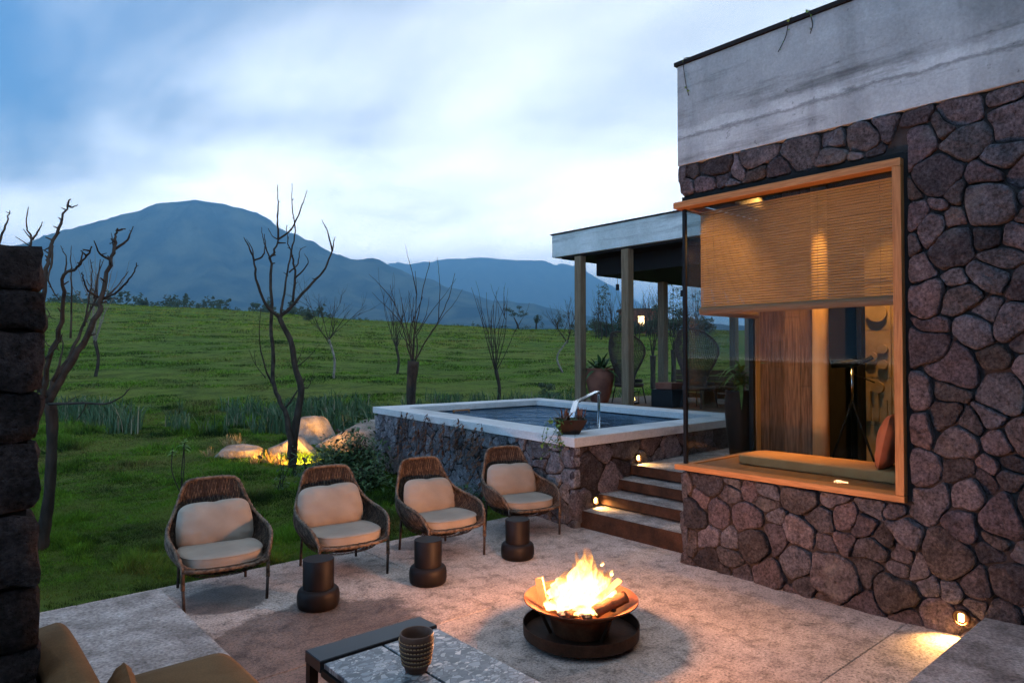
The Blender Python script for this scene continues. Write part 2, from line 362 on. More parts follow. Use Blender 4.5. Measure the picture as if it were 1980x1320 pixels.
def glass_mat(name, tint=(.955,.965,.965), ior=1.45, boost=.10):
    m, nt, b, out = new_mat(name); nt.nodes.remove(b)
    tr = nt.nodes.new('ShaderNodeBsdfTransparent'); tr.inputs[0].default_value = tint+(1,)
    gl = nt.nodes.new('ShaderNodeBsdfGlossy'); gl.inputs['Roughness'].default_value = .01
    fr = nt.nodes.new('ShaderNodeFresnel'); fr.inputs[0].default_value = ior
    f = math_n(nt, 'MULTIPLY', fr.outputs[0], boost, True)
    mxs = nt.nodes.new('ShaderNodeMixShader'); nt.links.new(f, mxs.inputs[0]); nt.links.new(tr.outputs[0], mxs.inputs[1]); nt.links.new(gl.outputs[0], mxs.inputs[2])
    nt.links.new(mxs.outputs[0], out.inputs[0]); return m
MT['glass'] = glass_mat('window glass')
MT['glass_side'] = glass_mat('tinted side glass', (.80,.84,.84))
def water_mat():
    m, nt, b, out = new_mat('pool water'); nt.nodes.remove(b); b = nt.nodes.new('ShaderNodeBsdfGlossy'); b.inputs['Roughness'].default_value = .04; b.inputs['Color'].default_value = (.6,.8,1,1)
    df = nt.nodes.new('ShaderNodeBsdfDiffuse'); df.inputs[0].default_value = (.006,.018,.032,1); fr = nt.nodes.new('ShaderNodeFresnel'); fr.inputs[0].default_value = 1.33
    mxs = nt.nodes.new('ShaderNodeMixShader'); nt.links.new(math_n(nt, 'MULTIPLY', fr.outputs[0], .30), mxs.inputs[0]); nt.links.new(df.outputs[0], mxs.inputs[1]); nt.links.new(b.outputs[0], mxs.inputs[2]); nt.links.new(mxs.outputs[0], out.inputs[0])
    h = math_n(nt, 'ADD', noise_n(nt, 4.5, 3, .5, stretch=(1, .6, 1), dist=.6), math_n(nt, 'MULTIPLY', noise_n(nt, 15, 2, .5), .3))
    bump_n(nt, b, h, .3, .05); return m
MT['water'] = water_mat()
def stream_mat():
    m, nt, b, out = new_mat('falling water'); b.inputs['Base Color'].default_value = (.55,.66,.74,1); b.inputs['Roughness'].default_value = .1; b.inputs['Transmission Weight'].default_value = .8; b.inputs['IOR'].default_value = 1.2
    return m
MT['stream'] = stream_mat()
def blind_mat():
    m, nt, b, out = new_mat('bamboo slat'); nt.nodes.remove(b)
    c = ramp_n(nt, noise_n(nt, 9, 4, stretch=(.4, .4, 30)), [(.3, (.15,.098,.050)), (.7, (.32,.22,.115))])
    d = nt.nodes.new('ShaderNodeBsdfDiffuse'); nt.links.new(c, d.inputs[0]); tl = nt.nodes.new('ShaderNodeBsdfTranslucent'); nt.links.new(c, tl.inputs[0])
    mxs = nt.nodes.new('ShaderNodeMixShader'); mxs.inputs[0].default_value = .5; nt.links.new(d.outputs[0], mxs.inputs[1]); nt.links.new(tl.outputs[0], mxs.inputs[2]); nt.links.new(mxs.outputs[0], out.inputs[0]); return m
MT['blind'] = blind_mat()
def emit_mat(name, c, s):
    m, nt, b, out = new_mat(name); nt.nodes.remove(b); e = nt.nodes.new('ShaderNodeEmission'); e.inputs[0].default_value = c+(1,); e.inputs[1].default_value = s; nt.links.new(e.outputs[0], out.inputs[0]); return m
MT['lens'] = emit_mat('lit lens', (1, .62, .20), 14)
MT['lit_window'] = emit_mat('lit window', (1, .62, .28), 2.2)
def flame_mat():
    m, nt, b, out = new_mat('flame'); nt.nodes.remove(b)
    t = nt.nodes.new('ShaderNodeTexCoord'); s = nt.nodes.new('ShaderNodeSeparateXYZ'); nt.links.new(t.outputs['Generated'], s.inputs[0])
    n = math_n(nt, 'SUBTRACT', noise_n(nt, 16, 4, .6, stretch=(1, 1, .5), dist=1.2), .5)
    h = math_n(nt, 'ADD', s.outputs[2], math_n(nt, 'MULTIPLY', n, .75))
    col = ramp_n(nt, h, [(0, (1, .40, .07)), (.12, (1, .60, .20)), (.55, (1, .52, .14)), (.8, (1, .34, .06)), (1, (1, .20, .03))])
    st = ramp_n(nt, h, [(0, .12), (.12, .6), (.35, 1.0), (.55, .5), (.75, .14), (1, .05)])
    e = nt.nodes.new('ShaderNodeEmission'); nt.links.new(col, e.inputs[0]); nt.links.new(math_n(nt, 'MULTIPLY', st, 4.2), e.inputs[1])
    tr = nt.nodes.new('ShaderNodeBsdfTransparent')
    al = ramp_n(nt, h, [(0, .05), (.16, .40), (.45, .5), (.70, .26), (.95, .0)])
    mxs = nt.nodes.new('ShaderNodeMixShader'); nt.links.new(al, mxs.inputs[0]); nt.links.new(tr.outputs[0], mxs.inputs[1]); nt.links.new(e.outputs[0], mxs.inputs[2]); nt.links.new(mxs.outputs[0], out.inputs[0])
    return m
MT['flame'] = flame_mat()
def terrazzo_mat():
    m, nt, b, out = new_mat('pebble terrazzo'); b.inputs['Roughness'].default_value = .28
    t = nt.nodes.new('ShaderNodeTexCoord')
    nd = nt.nodes.new('ShaderNodeTexNoise'); nd.inputs['Scale'].default_value = 14; nt.links.new(t.outputs['Object'], nd.inputs['Vector'])
    wv = nt.nodes.new('ShaderNodeVectorMath'); wv.operation = 'MULTIPLY_ADD'; nt.links.new(nd.outputs['Color'], wv.inputs[0]); wv.inputs[1].default_value = (.025,)*3; nt.links.new(t.outputs['Object'], wv.inputs[2])
    mpn = nt.nodes.new('ShaderNodeMapping'); mpn.inputs['Rotation'].default_value = (0, 0, .5); mpn.inputs['Scale'].default_value = (1, 1.5, 0); nt.links.new(wv.outputs[0], mpn.inputs[0])
    cols = None
    for sc, seed in ((21, 0), (44, 1)):
        vo = nt.nodes.new('ShaderNodeTexVoronoi'); vo.inputs['Scale'].default_value = sc; nt.links.new(mpn.outputs[0], vo.inputs['Vector'])
        ve = nt.nodes.new('ShaderNodeTexVoronoi'); ve.feature = 'DISTANCE_TO_EDGE'; ve.inputs['Scale'].default_value = sc; nt.links.new(mpn.outputs[0], ve.inputs['Vector'])
        sx = nt.nodes.new('ShaderNodeSeparateColor'); nt.links.new(vo.outputs['Color'], sx.inputs[0])
        cc = ramp_n(nt, sx.outputs[0], [(0, (.035,.045,.052)), (.35, (.10,.12,.135)), (.6, (.17,.20,.215)), (.85, (.30,.32,.32)), (1, (.48,.46,.43))])
        cc = mix_n(nt, ramp_n(nt, ve.outputs['Distance'], [(.03, 1), (.07, 0)]), cc, (.055,.066,.075))
        if cols is None: cols = cc; pick = sx.outputs[1]
        else: cols = mix_n(nt, ramp_n(nt, pick, [(.42, 0), (.46, 1)]), cols, cc)
    nt.links.new(cols, b.inputs['Base Color']); return m
MT['terrazzo'] = terrazzo_mat()
def haze_mat():
    m, nt, b, out = new_mat('hazy air'); nt.nodes.remove(b)
    v = nt.nodes.new('ShaderNodeVolumePrincipled'); v.inputs['Color'].default_value = (.21,.55,1.0,1); v.inputs['Density'].default_value = 1.8e-4; v.inputs['Anisotropy'].default_value = 0
    nt.links.new(v.outputs[0], out.inputs['Volume']); return m
MT['haze'] = haze_mat()

# ------------------------------------------------------------------ terrain, mountains, haze
RX = [-3000, -400, 80, 300, 500, 700, 900, 1050, 1300, 2400, 6000]
RY = [570, 577, 585, 592, 604, 620, 632, 638, 638, 645, 650]
def ter(f, r):
    f = np.asarray(f, float); r = np.asarray(r, float); fc = np.maximum(f, 6)
    e = (688-np.interp(990+1320*r/fc, RX, RY))/1320
    z = np.where(f < 13, -.07, 0.0)
    t = np.clip((f-13)/11, 0, 1); z = np.where((f >= 13) & (f < 24), -.07+.32*t*t*(3-2*t), z)
    zr = CAMZ+160*e
    z = np.where((f >= 24) & (f < 160), .25+(zr-.25)*np.clip((f-24)/136, 0, 1)**1.04, z)
    z = np.where(f >= 160, CAMZ+np.minimum(f, 1600)*e-np.clip(f-160, 0, 1400)*.006, z)
    z = z-.22*np.exp(-((f-20.2)/1.1)**2)*np.clip((-r-1)/3, 0, 1)
    x, y = FX*f+FY*r, FY*f-FX*r
    und = (fbm(x*.35, y*.35, 3, 3)-.45)*.16*np.clip((f-8)/6, 0, 1)+(fbm(x*.09, y*.09, 3, 9)-.45)*1.1*np.clip((f-24)/40, 0, 1)
    return z+und*np.clip((400-f)/200, 0, 1)
fs = np.concatenate([np.arange(-60, 6, 6), np.arange(6, 34, .5), np.arange(34, 170, 2), np.geomspace(170, 11000, 40)])
rs = np.concatenate([np.geomspace(60, 11000, 22)[1:]*-1, np.arange(-60, -30, 2)[::1], np.arange(-30, 14, .7), np.arange(14, 61, 3), np.geomspace(64, 11000, 22)])
rs = np.sort(rs)
Fg, Rg = np.meshgrid(fs, rs, indexing='ij'); Zg = ter(Fg, Rg)
V = np.stack([FX*Fg+FY*Rg, FY*Fg-FX*Rg, Zg], -1).reshape(-1, 3); nr = len(rs)
ii, jj = np.meshgrid(np.arange(len(fs)-1), np.arange(nr-1), indexing='ij'); b0 = (ii*nr+jj).ravel()
tag(npmesh('terrain', V, np.stack([b0, b0+1, b0+nr+1, b0+nr], 1), MT['terrain'], smooth=True), 'green pasture rising gently towards the mountains', kind='structure')

def mountain(name, f0, pxc, left, right, seed, base):
    r0 = (pxc-990)/1320*f0
    def prof(pts): return [abs(x-pxc)/1320*f0 for x, y in pts]+[11000], [CAMZ+(688-y)/1320*f0 for x, y in pts]+[base]
    dl, zl = prof(left); dr, zr = prof(right)
    az = np.linspace(0, 2*np.pi, 361)[:-1]; rr = np.concatenate([[0], np.geomspace(60, 5200, 150)])
    A, D = np.meshgrid(az, rr, indexing='ij'); wgt = .5+.5*np.cos(A)
    Z = np.interp(D, dl, zl)*(1-wgt)+np.interp(D, dr, zr)*wgt
    front = np.clip(-np.sin(A), 0, 1); Z = Z*(1-.55*front*np.clip(D/4000, 0, 1)); df, dr_ = np.sin(A)*D*.5, np.cos(A)*D
    Z = Z+(fbm(dr_/900, df/900, 5, seed)-.48)*130*np.clip(D/1500, 0, 1)+(fbm(dr_/160, df/160, 4, seed+5)-.47)*80*np.clip(D/500, .25, 1)
    gul = np.abs(np.sin(A*9+fbm(D/700, A*3, 3, seed)*5)); Z = Z-gul*80*np.clip(D/1200, 0, 1)*np.clip((5200-D)/3000, 0, 1)
    V = np.stack([FX*(f0+df)+FY*(r0+dr_), FY*(f0+df)-FX*(r0+dr_), Z], -1).reshape(-1, 3); n = len(rr)
    fs_ = []; na = len(az)
    i, j = np.meshgrid(np.arange(na), np.arange(n-1), indexing='ij'); i2 = (i+1) % na
    Q = np.stack([i*n+j, i2*n+j, i2*n+j+1, i*n+j+1], -1).reshape(-1, 4)
    return tag(npmesh(name, V, Q, MT['mountain'], smooth=True), kind='structure')
tag(mountain('mountain', 6000, 375, [(375, 386), (330, 390), (300, 394), (260, 406), (200, 430), (130, 447), (80, 462), (-100, 520), (-400, 600)],
    [(375, 386), (430, 393), (490, 406), (530, 430), (600, 460), (650, 486), (700, 497), (760, 516), (850, 546), (950, 568), (1050, 590), (1110, 602), (1500, 640)], 2, 60), 'broad blue volcano with its summit in cloud')
tag(mountain('mountain', 13000, 930, [(930, 497), (860, 500), (760, 507), (600, 545), (200, 610)], [(930, 497), (1060, 505), (1130, 522), (1190, 552), (1250, 592), (1330, 634), (1600, 660)], 6, 40), 'paler second mountain fading into low cloud')
hz = MB().box((-19500, -19500, -8), (19500, 19500, 1960)).build('haze', MT['haze']); tag(hz, 'pale blue hazy evening air', kind='stuff')

# ------------------------------------------------------------------ terrace and low steps
ta = tag(MB().box((-4, -6, -.4), (6.3, 6.66, -.03)).build('terrace', MT['mortar']), 'exposed aggregate concrete terrace', kind='structure')
def slab(x0, x1, y0, y1, z0, z1, par=ta, m='terrace', name='slab'):
    return MB().box((x0, y0, z0), (x1, y1, z1), .005).build(name, MT[m], par)
xs = [-4, 1.02, 3.58, 6.3]; ysl = [1.995, 4.35, 6.64]
for i in range(3):
    for j in range(2):
        if i == 2 and j == 0: slab(3.583, 6.3, 1.998, 6.64, -.06, 0); continue
        if i == 2: continue
        slab(xs[i]+.003, xs[i+1]-.003, ysl[j]+.003, ysl[j+1]-.003, -.06, 0)
slab(-4, 6.3, 1.46, 1.991, -.06, .004)
st = thing('concrete_steps', 'broad aggregate concrete steps climbing beside the lamp at the stone wall', 'steps', (4.5, 1, 0))
for k, (y1, zt) in enumerate(((1.48, .20), (.94, .36), (.40, .52))):
    slab(-1.2, 5.77, y1-.9 if k < 2 else -4, y1, -.05 if k == 0 else zt-.158, zt, st, 'tread', 'tread')

# ------------------------------------------------------------------ rubble masonry
def clip_poly(poly, nx, ny, c):          # keep nx*x+ny*y <= c
    out = []
    for i in range(len(poly)):
        a, b = poly[i], poly[(i+1) % len(poly)]; da, db = nx*a[0]+ny*a[1]-c, nx*b[0]+ny*b[1]-c
        if da <= 0: out.append(a)
        if da*db < 0: t = da/(da-db); out.append((a[0]+(b[0]-a[0])*t, a[1]+(b[1]-a[1])*t))
    return out
def rubble(parent, O, U, Vv, Nn, quad, rmin, rmax, m, seed, hole=None, gap=.009, depth=(.025, .06), tries=7000, pw=.8, name='stone'):
    """stones of a random power diagram on the plane O + u*U + v*V, standing proud along Nn"""
    rg = random.Random(seed); O, U, Vv, Nn = map(Vector, (O, U, Vv, Nn))
    us = [p[0] for p in quad]; vs_ = [p[1] for p in quad]; sites = []
    for k in range(tries):
        r = rmin+(rmax-rmin)*rg.random()**pw*(1-k/tries*.75) if k > 60 else rmax*(.8+.2*rg.random())
        r = max(r, rmin); u, v = rg.uniform(min(us), max(us)), rg.uniform(min(vs_), max(vs_))
        if hole and hole[0]+.02 < u < hole[1]-.02 and hole[2]+.02 < v < hole[3]-.02: continue
        ok = True
        for (a, b, q) in sites:
            if ((a-u)/1.18)**2+((b-v)/.95)**2 < ((r+q)*.90)**2: ok = False; break
        if ok: sites.append((u, v, r))
    for (u, v, r) in sites:
        poly = list(quad)
        for (a, b, q) in sites:
            du, dv = a-u, b-v; d = math.hypot(du, dv)
            if d < 1e-6 or d > 4*rmax: continue
            t = .5*(d+(r*r-q*q)*.8/d)-gap/2
            poly = clip_poly(poly, du/d, dv/d, u*du/d+v*dv/d+t)
            if len(poly) < 3: break
        if len(poly) < 3: continue
        if hole:
            best = None
            for nx, ny, c in ((1, 0, hole[0]), (-1, 0, -hole[1]), (0, 1, hole[2]), (0, -1, -hole[3])):
                viol = nx*u+ny*v-c
                if best is None or viol < best[0]: best = (viol, nx, ny, c)
            inter = not (max(p[0] for p in poly) < hole[0] or min(p[0] for p in poly) > hole[1] or max(p[1] for p in poly) < hole[2] or min(p[1] for p in poly) > hole[3])
            if inter: poly = clip_poly(poly, best[1], best[2], best[3])
            if len(poly) < 3: continue
        for it in range(2):
            q = []
            for i in range(len(poly)):
                a, b = poly[i], poly[(i+1) % len(poly)]; k = .13 if it == 0 else .25
                q += [(a[0]*(1-k)+b[0]*k, a[1]*(1-k)+b[1]*k), (a[0]*k+b[0]*(1-k), a[1]*k+b[1]*(1-k))]
            poly = q
        A = .5*sum(poly[i][0]*poly[(i+1) % len(poly)][1]-poly[(i+1) % len(poly)][0]*poly[i][1] for i in range(len(poly)))
        if abs(A) < .0012: continue
        if A < 0: poly = poly[::-1]
        per = [0]
        for i in range(len(poly)): per.append(per[-1]+math.dist(poly[i], poly[(i+1) % len(poly)]))
        n = 30 if abs(A) > .02 else 18; P = []
        j = 0
        for k in range(n):
            s = per[-1]*k/n
            while per[j+1] < s: j += 1
            a, b = poly[j % len(poly)], poly[(j+1) % len(poly)]; t = (s-per[j])/max(per[j+1]-per[j], 1e-9)
            P.append((a[0]+(b[0]-a[0])*t, a[1]+(b[1]-a[1])*t))
        P2 = []
        for (a, b) in P:        # shared warp: joints stay tight, outlines turn irregular
            ed_ = min(a-min(us), max(us)-a, b-min(vs_), max(vs_)-b)
            if hole: ed_ = min(ed_, max(hole[0]-a, a-hole[1], hole[2]-b, b-hole[3]))
            w_ = max(0, min(1, ed_/.10)); q_ = Vector((a, b, seed*1.7))
            P2.append((a+w_*(mnoise.noise(q_*3.1)*.075+mnoise.noise(q_*8.5)*.022), b+w_*(mnoise.noise(q_*3.1+Vector((9, 4, 2)))*.075+mnoise.noise(q_*8.5+Vector((3, 7, 1)))*.022)))
        P = P2
        cu, cv = sum(p[0] for p in P)/n, sum(p[1] for p in P)/n; sz = math.sqrt(abs(A))
        dp = rg.uniform(*depth)*min(1.2, .5+sz*1.6); tu, tv = rg.uniform(-.12, .12), rg.uniform(-.12, .12)
        amp = sz*.016; vs = []
        for sc, dd in ((1.0, -.05), (1.0, dp*.45), (.975, dp*.82), (.90, dp*.98), (.74, dp*1.02), (.56, dp*1.04), (.36, dp*1.05), (.16, dp*1.05)):
            for (a, b) in P:
                x, y = cu+(a-cu)*sc, cv+(b-cv)*sc
                if dd > 0:
                    q = O+U*x+Vv*y; nz_ = mnoise.noise(q*6+Vector((seed, cu*3, 0)))*.020+mnoise.noise(q*17+Vector((0, seed, cv*5)))*.014+mnoise.noise(q*41)*.007
                    ed = mnoise.noise(q*11+Vector((cu*9, 0, seed)))*.012*(sc > .85)
                    k_ = 1+ed/max(sz*.5, .03)
                    x, y = cu+(x-cu)*min(k_, 1.02), cv+(y-cv)*min(k_, 1.02)
                    d_ = dd+(x-cu)*tu+(y-cv)*tv+nz_*min(1, sz*5)*(1 if sc < 1 else .5)
                else: d_ = dd
                vs.append(O+U*x+Vv*y+Nn*d_)
        vs.append(O+U*cu+Vv*cv+Nn*dp*1.02); c_ = len(vs)-1; R_ = 8
        fs = [(i*n+k, i*n+(k+1) % n, (i+1)*n+(k+1) % n, (i+1)*n+k) for i in range(R_-1) for k in range(n)]+[((R_-1)*n+k, (R_-1)*n+(k+1) % n, c_) for k in range(n)]
        if U.cross(Vv).dot(Nn) < 0: fs = [q[::-1] for q in fs]
        MB().add(vs, fs).build(name, m, parent, smooth=True)

# ------------------------------------------------------------------ stone house with corner window
WX = 5.79; HY = 4.01
house = thing('stone_house', 'volcanic stone house with a concrete parapet and a large corner window', 'house', (WX, HY, 0))
wall = MB()
wy0, wy1, wz0, wz1 = 1.985, 4.06, .915, 3.60
wall.box((WX, -4, -.3), (WX+.4, wy0-.02, 3.95))            # right of the window
wall.box((WX, wy0-.02, -.3), (WX+.4, HY, wz0))               # below
wall.box((WX, wy0-.02, wz1), (WX+.4, HY, 3.95))              # above
wall.box((WX+.4, HY-.3, -.3), (7.2, HY, wz0))                # side under the glass
wall.box((WX+.4, HY-.3, wz1+.002), (11.6, HY, 3.95))
wo_ = wall.build('wall', MT['mortar'], house)
rubble(wo_, (WX, HY, 0), (0, -1, 0), (0, 0, 1), (-1, 0, 0), [(0, -.03), (3.7, -.03), (3.7, 3.95), (0, 3.95)], .045, .175, MT['stone'], 11, hole=(-.5, HY-wy0+.03, wz0-.01, wz1+.05), depth=(.03, .075))
rubble(wo_, (WX, HY, 0), (1, 0, 0), (0, 0, 1), (0, 1, 0), [(-.05, -.03), (1.41, -.03), (1.41, wz0-.01), (-.05, wz0-.01)], .08, .22, MT['stone'], 12, depth=(.02, .05), tries=1500)
rubble(wo_, (WX, HY, 3.65), (1, 0, 0), (0, 0, 1), (0, 1, 0), [(-.05, 0), (3, 0), (3, .3), (-.05, .3)], .07, .14, MT['stone'], 13, depth=(.02, .05), tries=700)
MB().box((WX-.05, -4, 3.953), (12, HY+.04, 4.96), .004).build('parapet', MT['parapet'], house)
MB().box((WX-.075, -4, 4.962), (12, HY+.065, 5.0)).build('roof_flashing', MT['dark'], house)
# window: dark lining, oak frame, black corner mullion, glass
fr = MB().box((WX-.012, wy0-.045, wz0-.002), (WX+.38, wy0, wz1+.03)).box((WX-.012, wy0, wz1-.006), (WX+.38, HY+.02, wz1+.04)).build('window_lining', MT['dark'], house)
wf = MB().box((WX-.075, wy0+.002, wz1-.075), (WX+.06, wy1+.03, wz1-.012), .004).build('window_frame', MT['frame_wood'], house)
MB().box((WX-.078, wy0+.001, wz0+.062), (WX+.06, wy0+.062, wz1-.077), .004).build('jamb', MT['frame_wood_v'], wf)
MB().box((WX-.075, wy0+.002, wz0+.008), (WX+.10, wy1+.03, wz0+.06), .004).build('sill', MT['frame_wood'], wf)
MB().box((WX+.10, HY-.01, wz0+.001), (7.22, wy1+.03, wz0+.058), .004).build('side_sill', MT['frame_wood'], wf)
MB().box((WX+.06, HY-.01, wz1-.074), (7.22, wy1+.03, wz1-.014), .004).build('side_head', MT['frame_wood'], wf)
MB().box((WX+.012, HY+.0, wz0+.062), (WX+.045, HY+.035, wz1-.077)).build('corner_mullion', MT['black'], wf)
MB().box((WX+.02, wy0+.078, wz0+.063), (WX+.028, HY-.002, wz1-.078)).build('glass_pane', MT['glass'], wf)
MB().box((WX+.047, HY+.014, wz0+.063), (7.06, HY+.022, wz1-.078)).build('glass_pane', MT['glass_side'], wf)
MB().box((7.06, HY-.02, wz0+.062), (7.10, HY+.035, wz1-.077)).build('side_mullion', MT['black'], wf)
MB().box((7.105, HY-.03, .60), (7.2, HY+.03, wz1-.077)).build('side_post', MT['post'], house)
# room inside
MB().box((WX+.405, -3.6, .55), (10.6, HY-.305, .632)).box((10.6, -3.6, .5), (10.75, HY, 3.9)).box((WX+.405, -3.75, .5), (10.6, -3.605, 3.9)).box((WX+.405, -3.6, 3.88), (10.6, HY-.305, 3.94)).box((7.3, HY-.30, .5), (10.6, HY-.02, 3.59)).build('room_shell', MT['room'], house)
MB().box((WX+.105, wy0+.03, .90), (7.19, HY-.012, .962), .004).build('window_seat', MT['seat_wood'], house)
pw_ = MB().box((7.215, 3.36, .633), (7.29, HY-.31, 3.87)).build('plank_wall', MT['dark'], house)
y = 3.36
for k, wd in enumerate((.155, .19, .17, .18)):
    for z0, z1 in ((.964, 1.72+.25*((k*3) % 4)), (1.724+.25*((k*3) % 4), 3.86)):
        MB().box((7.19, y+.002, z0), (7.213, min(y+wd, HY-.014)-.002, z1), .003).build('plank', MT['plank'], pw_)
    y += wd
MB().tube([(7.14, 3.275, .963), (7.142, 3.273, 2.4), (7.138, 3.277, 3.87)], [.083, .080, .078], 24).build('column', MT['column'], house, smooth=True)
# hanging runners over the parapet
def vine(name, pts, label, leaf='leaf_bright', n=10, group=None, lf=.03, stem='twig'):
    base = Vector(pts[0]); v = thing(name, label, 'plant', base, group)
    c = catmull(pts, 5); MB().tube(c, .004, 5).build('stem', MT[stem], v)
    mb = MB()
    for k in range(n):
        p = c[int((k+.5)/n*(len(c)-1))]+Vector((random.gauss(0, .01), random.gauss(0, .015), random.gauss(0, .01)))
        a = Vector((random.uniform(-1, 0), random.uniform(-1, 1), random.uniform(-1, .4))).normalized()*lf; b = a.cross(Vector((random.random(), 1, .3))).normalized()*lf*.4
        mb.add([p, p+a*.5+b, p+a, p+a*.5-b], [(0, 1, 2, 3)])
    mb.build('leaves', MT[leaf], v); return v
for pts, lb in (([(5.74, 3.9, 5.01), (5.70, 3.95, 4.98), (5.71, 3.93, 4.75), (5.715, 3.90, 4.62)], 'thin dry runner hanging at the corner of the parapet'),
                ([(5.74, 2.85, 5.01), (5.70, 2.86, 4.98), (5.715, 2.90, 4.85), (5.715, 2.97, 4.74)], 'forked dry runner hanging over the middle of the parapet'),
                ([(5.74, 2.70, 5.01), (5.70, 2.68, 4.98), (5.715, 2.66, 4.88), (5.715, 2.68, 4.80)], 'short dry runner hanging beside the forked one on the parapet')):
    vine('runner', pts, lb, 'leaf_bright', 7, 'runners over the parapet')
# ------------------------------------------------------------------ steps up to the house
stair = thing('staircase', 'four aggregate steps with rusty steel risers between pool and house', 'stairs', (6.5, 4.8, 0))
SX = [6.03, 6.38, 6.72, 7.02]; SZ = [.20, .345, .49, .635]
for k in range(4):
    x1 = SX[k+1]+.1 if k < 3 else 11.0
    MB().box((SX[k]+.008, 4.0, SZ[k]-.10), (x1, 5.92 if k < 3 else 6.5, SZ[k]), .004).build('tread', MT['tread'], stair)
    rz0 = -.02 if k == 0 else SZ[k-1]-.03
    MB().box((SX[k]-.004, 4.03, rz0 if k == 0 else SZ[k]-.115), (SX[k]+.006, 5.9, SZ[k]+.002)).build('riser', MT['corten'], stair)
    if k: MB().box((SX[k]+.06, 4.03, SZ[k-1]-.02), (SX[k]+.09, 5.9, SZ[k]-.10)).build('riser_back', MT['dark'], stair)
# ------------------------------------------------------------------ plunge pool
pool = thing('plunge_pool', 'raised plunge pool of rubble stone with concrete coping and dark water', 'pool', (8, 8.5, 0))
OC = [Vector((5.88, 5.62)), Vector((6.58, 11.6)), Vector((10.88, 11.52)), Vector((10.3, 5.75))]      # coping outline: near, left, far, right
def inset(P, d):
    out = []; n = len(P)
    for i in range(n):
        p = P[i]; a = (P[i-1]-p).normalized(); c = (P[(i+1) % n]-p).normalized(); sn = abs(a.x*c.y-a.y*c.x)
        out.append(p+(a+c)*(d/sn))
    return out
IC = inset(OC, .50); WC = inset(OC, .07)
for i in range(4):
    j = (i+1) % 4; e = (OC[j]-OC[i]).normalized()*.001
    MB().prism([tuple(OC[i]+e), tuple(IC[i]+e), tuple(IC[j]-e), tuple(OC[j]-e)], .965, 1.08, .006).build('coping', MT['coping'], pool)
pw = MB(); n4 = 4; ins2 = inset(OC, .45)
for i in range(4):
    j = (i+1) % 4; pw.prism([tuple(WC[i]), tuple(ins2[i]), tuple(ins2[j]), tuple(WC[j])], -.3, .964)
pwall = pw.build('wall', MT['mortar'], pool)
MB().prism([tuple(p) for p in inset(OC, .46)], -.3, .5).build('basin', MT['dark'], pool)
for i, (a, b, sd_, rmn, rmx, nn) in enumerate(((0, 1, 21, .06, .17, 1), (3, 0, 22, .08, .25, 1))):
    A, B = WC[a], WC[b]; d = (B-A); Ln = d.length; u = d.normalized(); nrm = Vector((-u.y, u.x)) if i == 0 else Vector((-u.y, u.x))
    c0 = (A+B)/2-(WC[0]+WC[2])/2
    if nrm.dot(c0) < 0: nrm = -nrm
    rubble(pwall, (A.x, A.y, 0), (u.x, u.y, 0), (0, 0, 1), (nrm.x, nrm.y, 0), [(-.04, -.1), (Ln+.04, -.1), (Ln+.04, .962), (-.04, .962)], rmn, rmx, MT['pool_stone'] if i == 0 else MT['stone'], sd_, depth=(.02, .05), gap=.018, tries=4000)
wt = inset(OC, .43); wp = MB().prism([tuple(p) for p in wt], .90, .955).build('water', MT['water'], pool)
MB().box((7.9, 10.80, .97), (8.3, 10.83, 1.0)).box((7.9, 10.80, .84), (7.93, 10.83, .97)).box((8.27, 10.80, .84), (8.3, 10.83, .97)).build('skimmer_frame', MT['frame_wood'], pool)
spt = thing('water_spout', 'bent steel water spout on the pool coping pouring a thin stream', 'spout', (6.42, 6.22, 1.08))
P0 = Vector((6.42, 6.22, 1.08)); P1 = at(1107, 798, 9.0); P2 = at(1114, 777, 9.1); P3 = at(1155, 757, 10.1); P4 = at(1158, 760, 10.14)
def flatpipe(pts, w_, t_):
    mb = MB(); pts = [Vector(p) for p in pts]; m = len(pts); vs = []
    for i, p in enumerate(pts):
        d = (pts[min(i+1, m-1)]-pts[max(i-1, 0)]).normalized(); sdv = d.cross(Vector((0, 0, 1))).normalized(); n_ = sdv.cross(d)
        vs += [p-sdv*w_-n_*t_, p+sdv*w_-n_*t_, p+sdv*w_+n_*t_, p-sdv*w_+n_*t_]
    mb.add(vs, [(i*4+k, i*4+(k+1) % 4, i*4+4+(k+1) % 4, i*4+4+k) for i in range(m-1) for k in range(4)]+[(3, 2, 1, 0), (4*m-4, 4*m-3, 4*m-2, 4*m-1)]); return mb
flatpipe([P0, P1, P2, P3, P4], .035, .012).build('pipe', MT['steel'], spt)
MB().tube([P4, P4+Vector((.02, .02, -.03)), (P4.x+.03, P4.y+.03, .945)], [.014, .02, .024], 8).build('water_stream', MT['stream'], spt, smooth=True)

# ------------------------------------------------------------------ covered deck beside the pool
pg = thing('covered_deck', 'flat roofed deck with concrete fascia and timber posts behind the pool', 'pavilion', (12, 8, 0))
MB().box((11.2, 3.9, 4.35), (18.0, 11.42, 4.87), .006).build('roof', MT['fascia'], pg)
MB().box((11.17, 3.9, 4.872), (18.0, 11.46, 4.90)).build('roof_flashing', MT['dark'], pg)
MB().box((11.3, 4.0, 4.30), (17.9, 11.2, 4.349)).build('soffit', MT['dark'], pg)
MB().box((11.85, 4.0, 3.90), (17.8, 10.62, 4.298)).build('dropped_ceiling', MT['dark'], pg)
for x, y in ((11.28, 10.60), (11.28, 9.24), (14.1, 10.42), (11.28, 6.4), (17.4, 10.42), (17.4, 7.4)):
    MB().box((x-.09, y-.09, .98), (x+.09, y+.09, 4.30 if x < 11.6 else 3.898), .004).build('post', MT['post'], pg)
MB().box((10.97, 4.2, .3), (18.1, 11.3, .90)).build('deck_base', MT['dark'], pg)
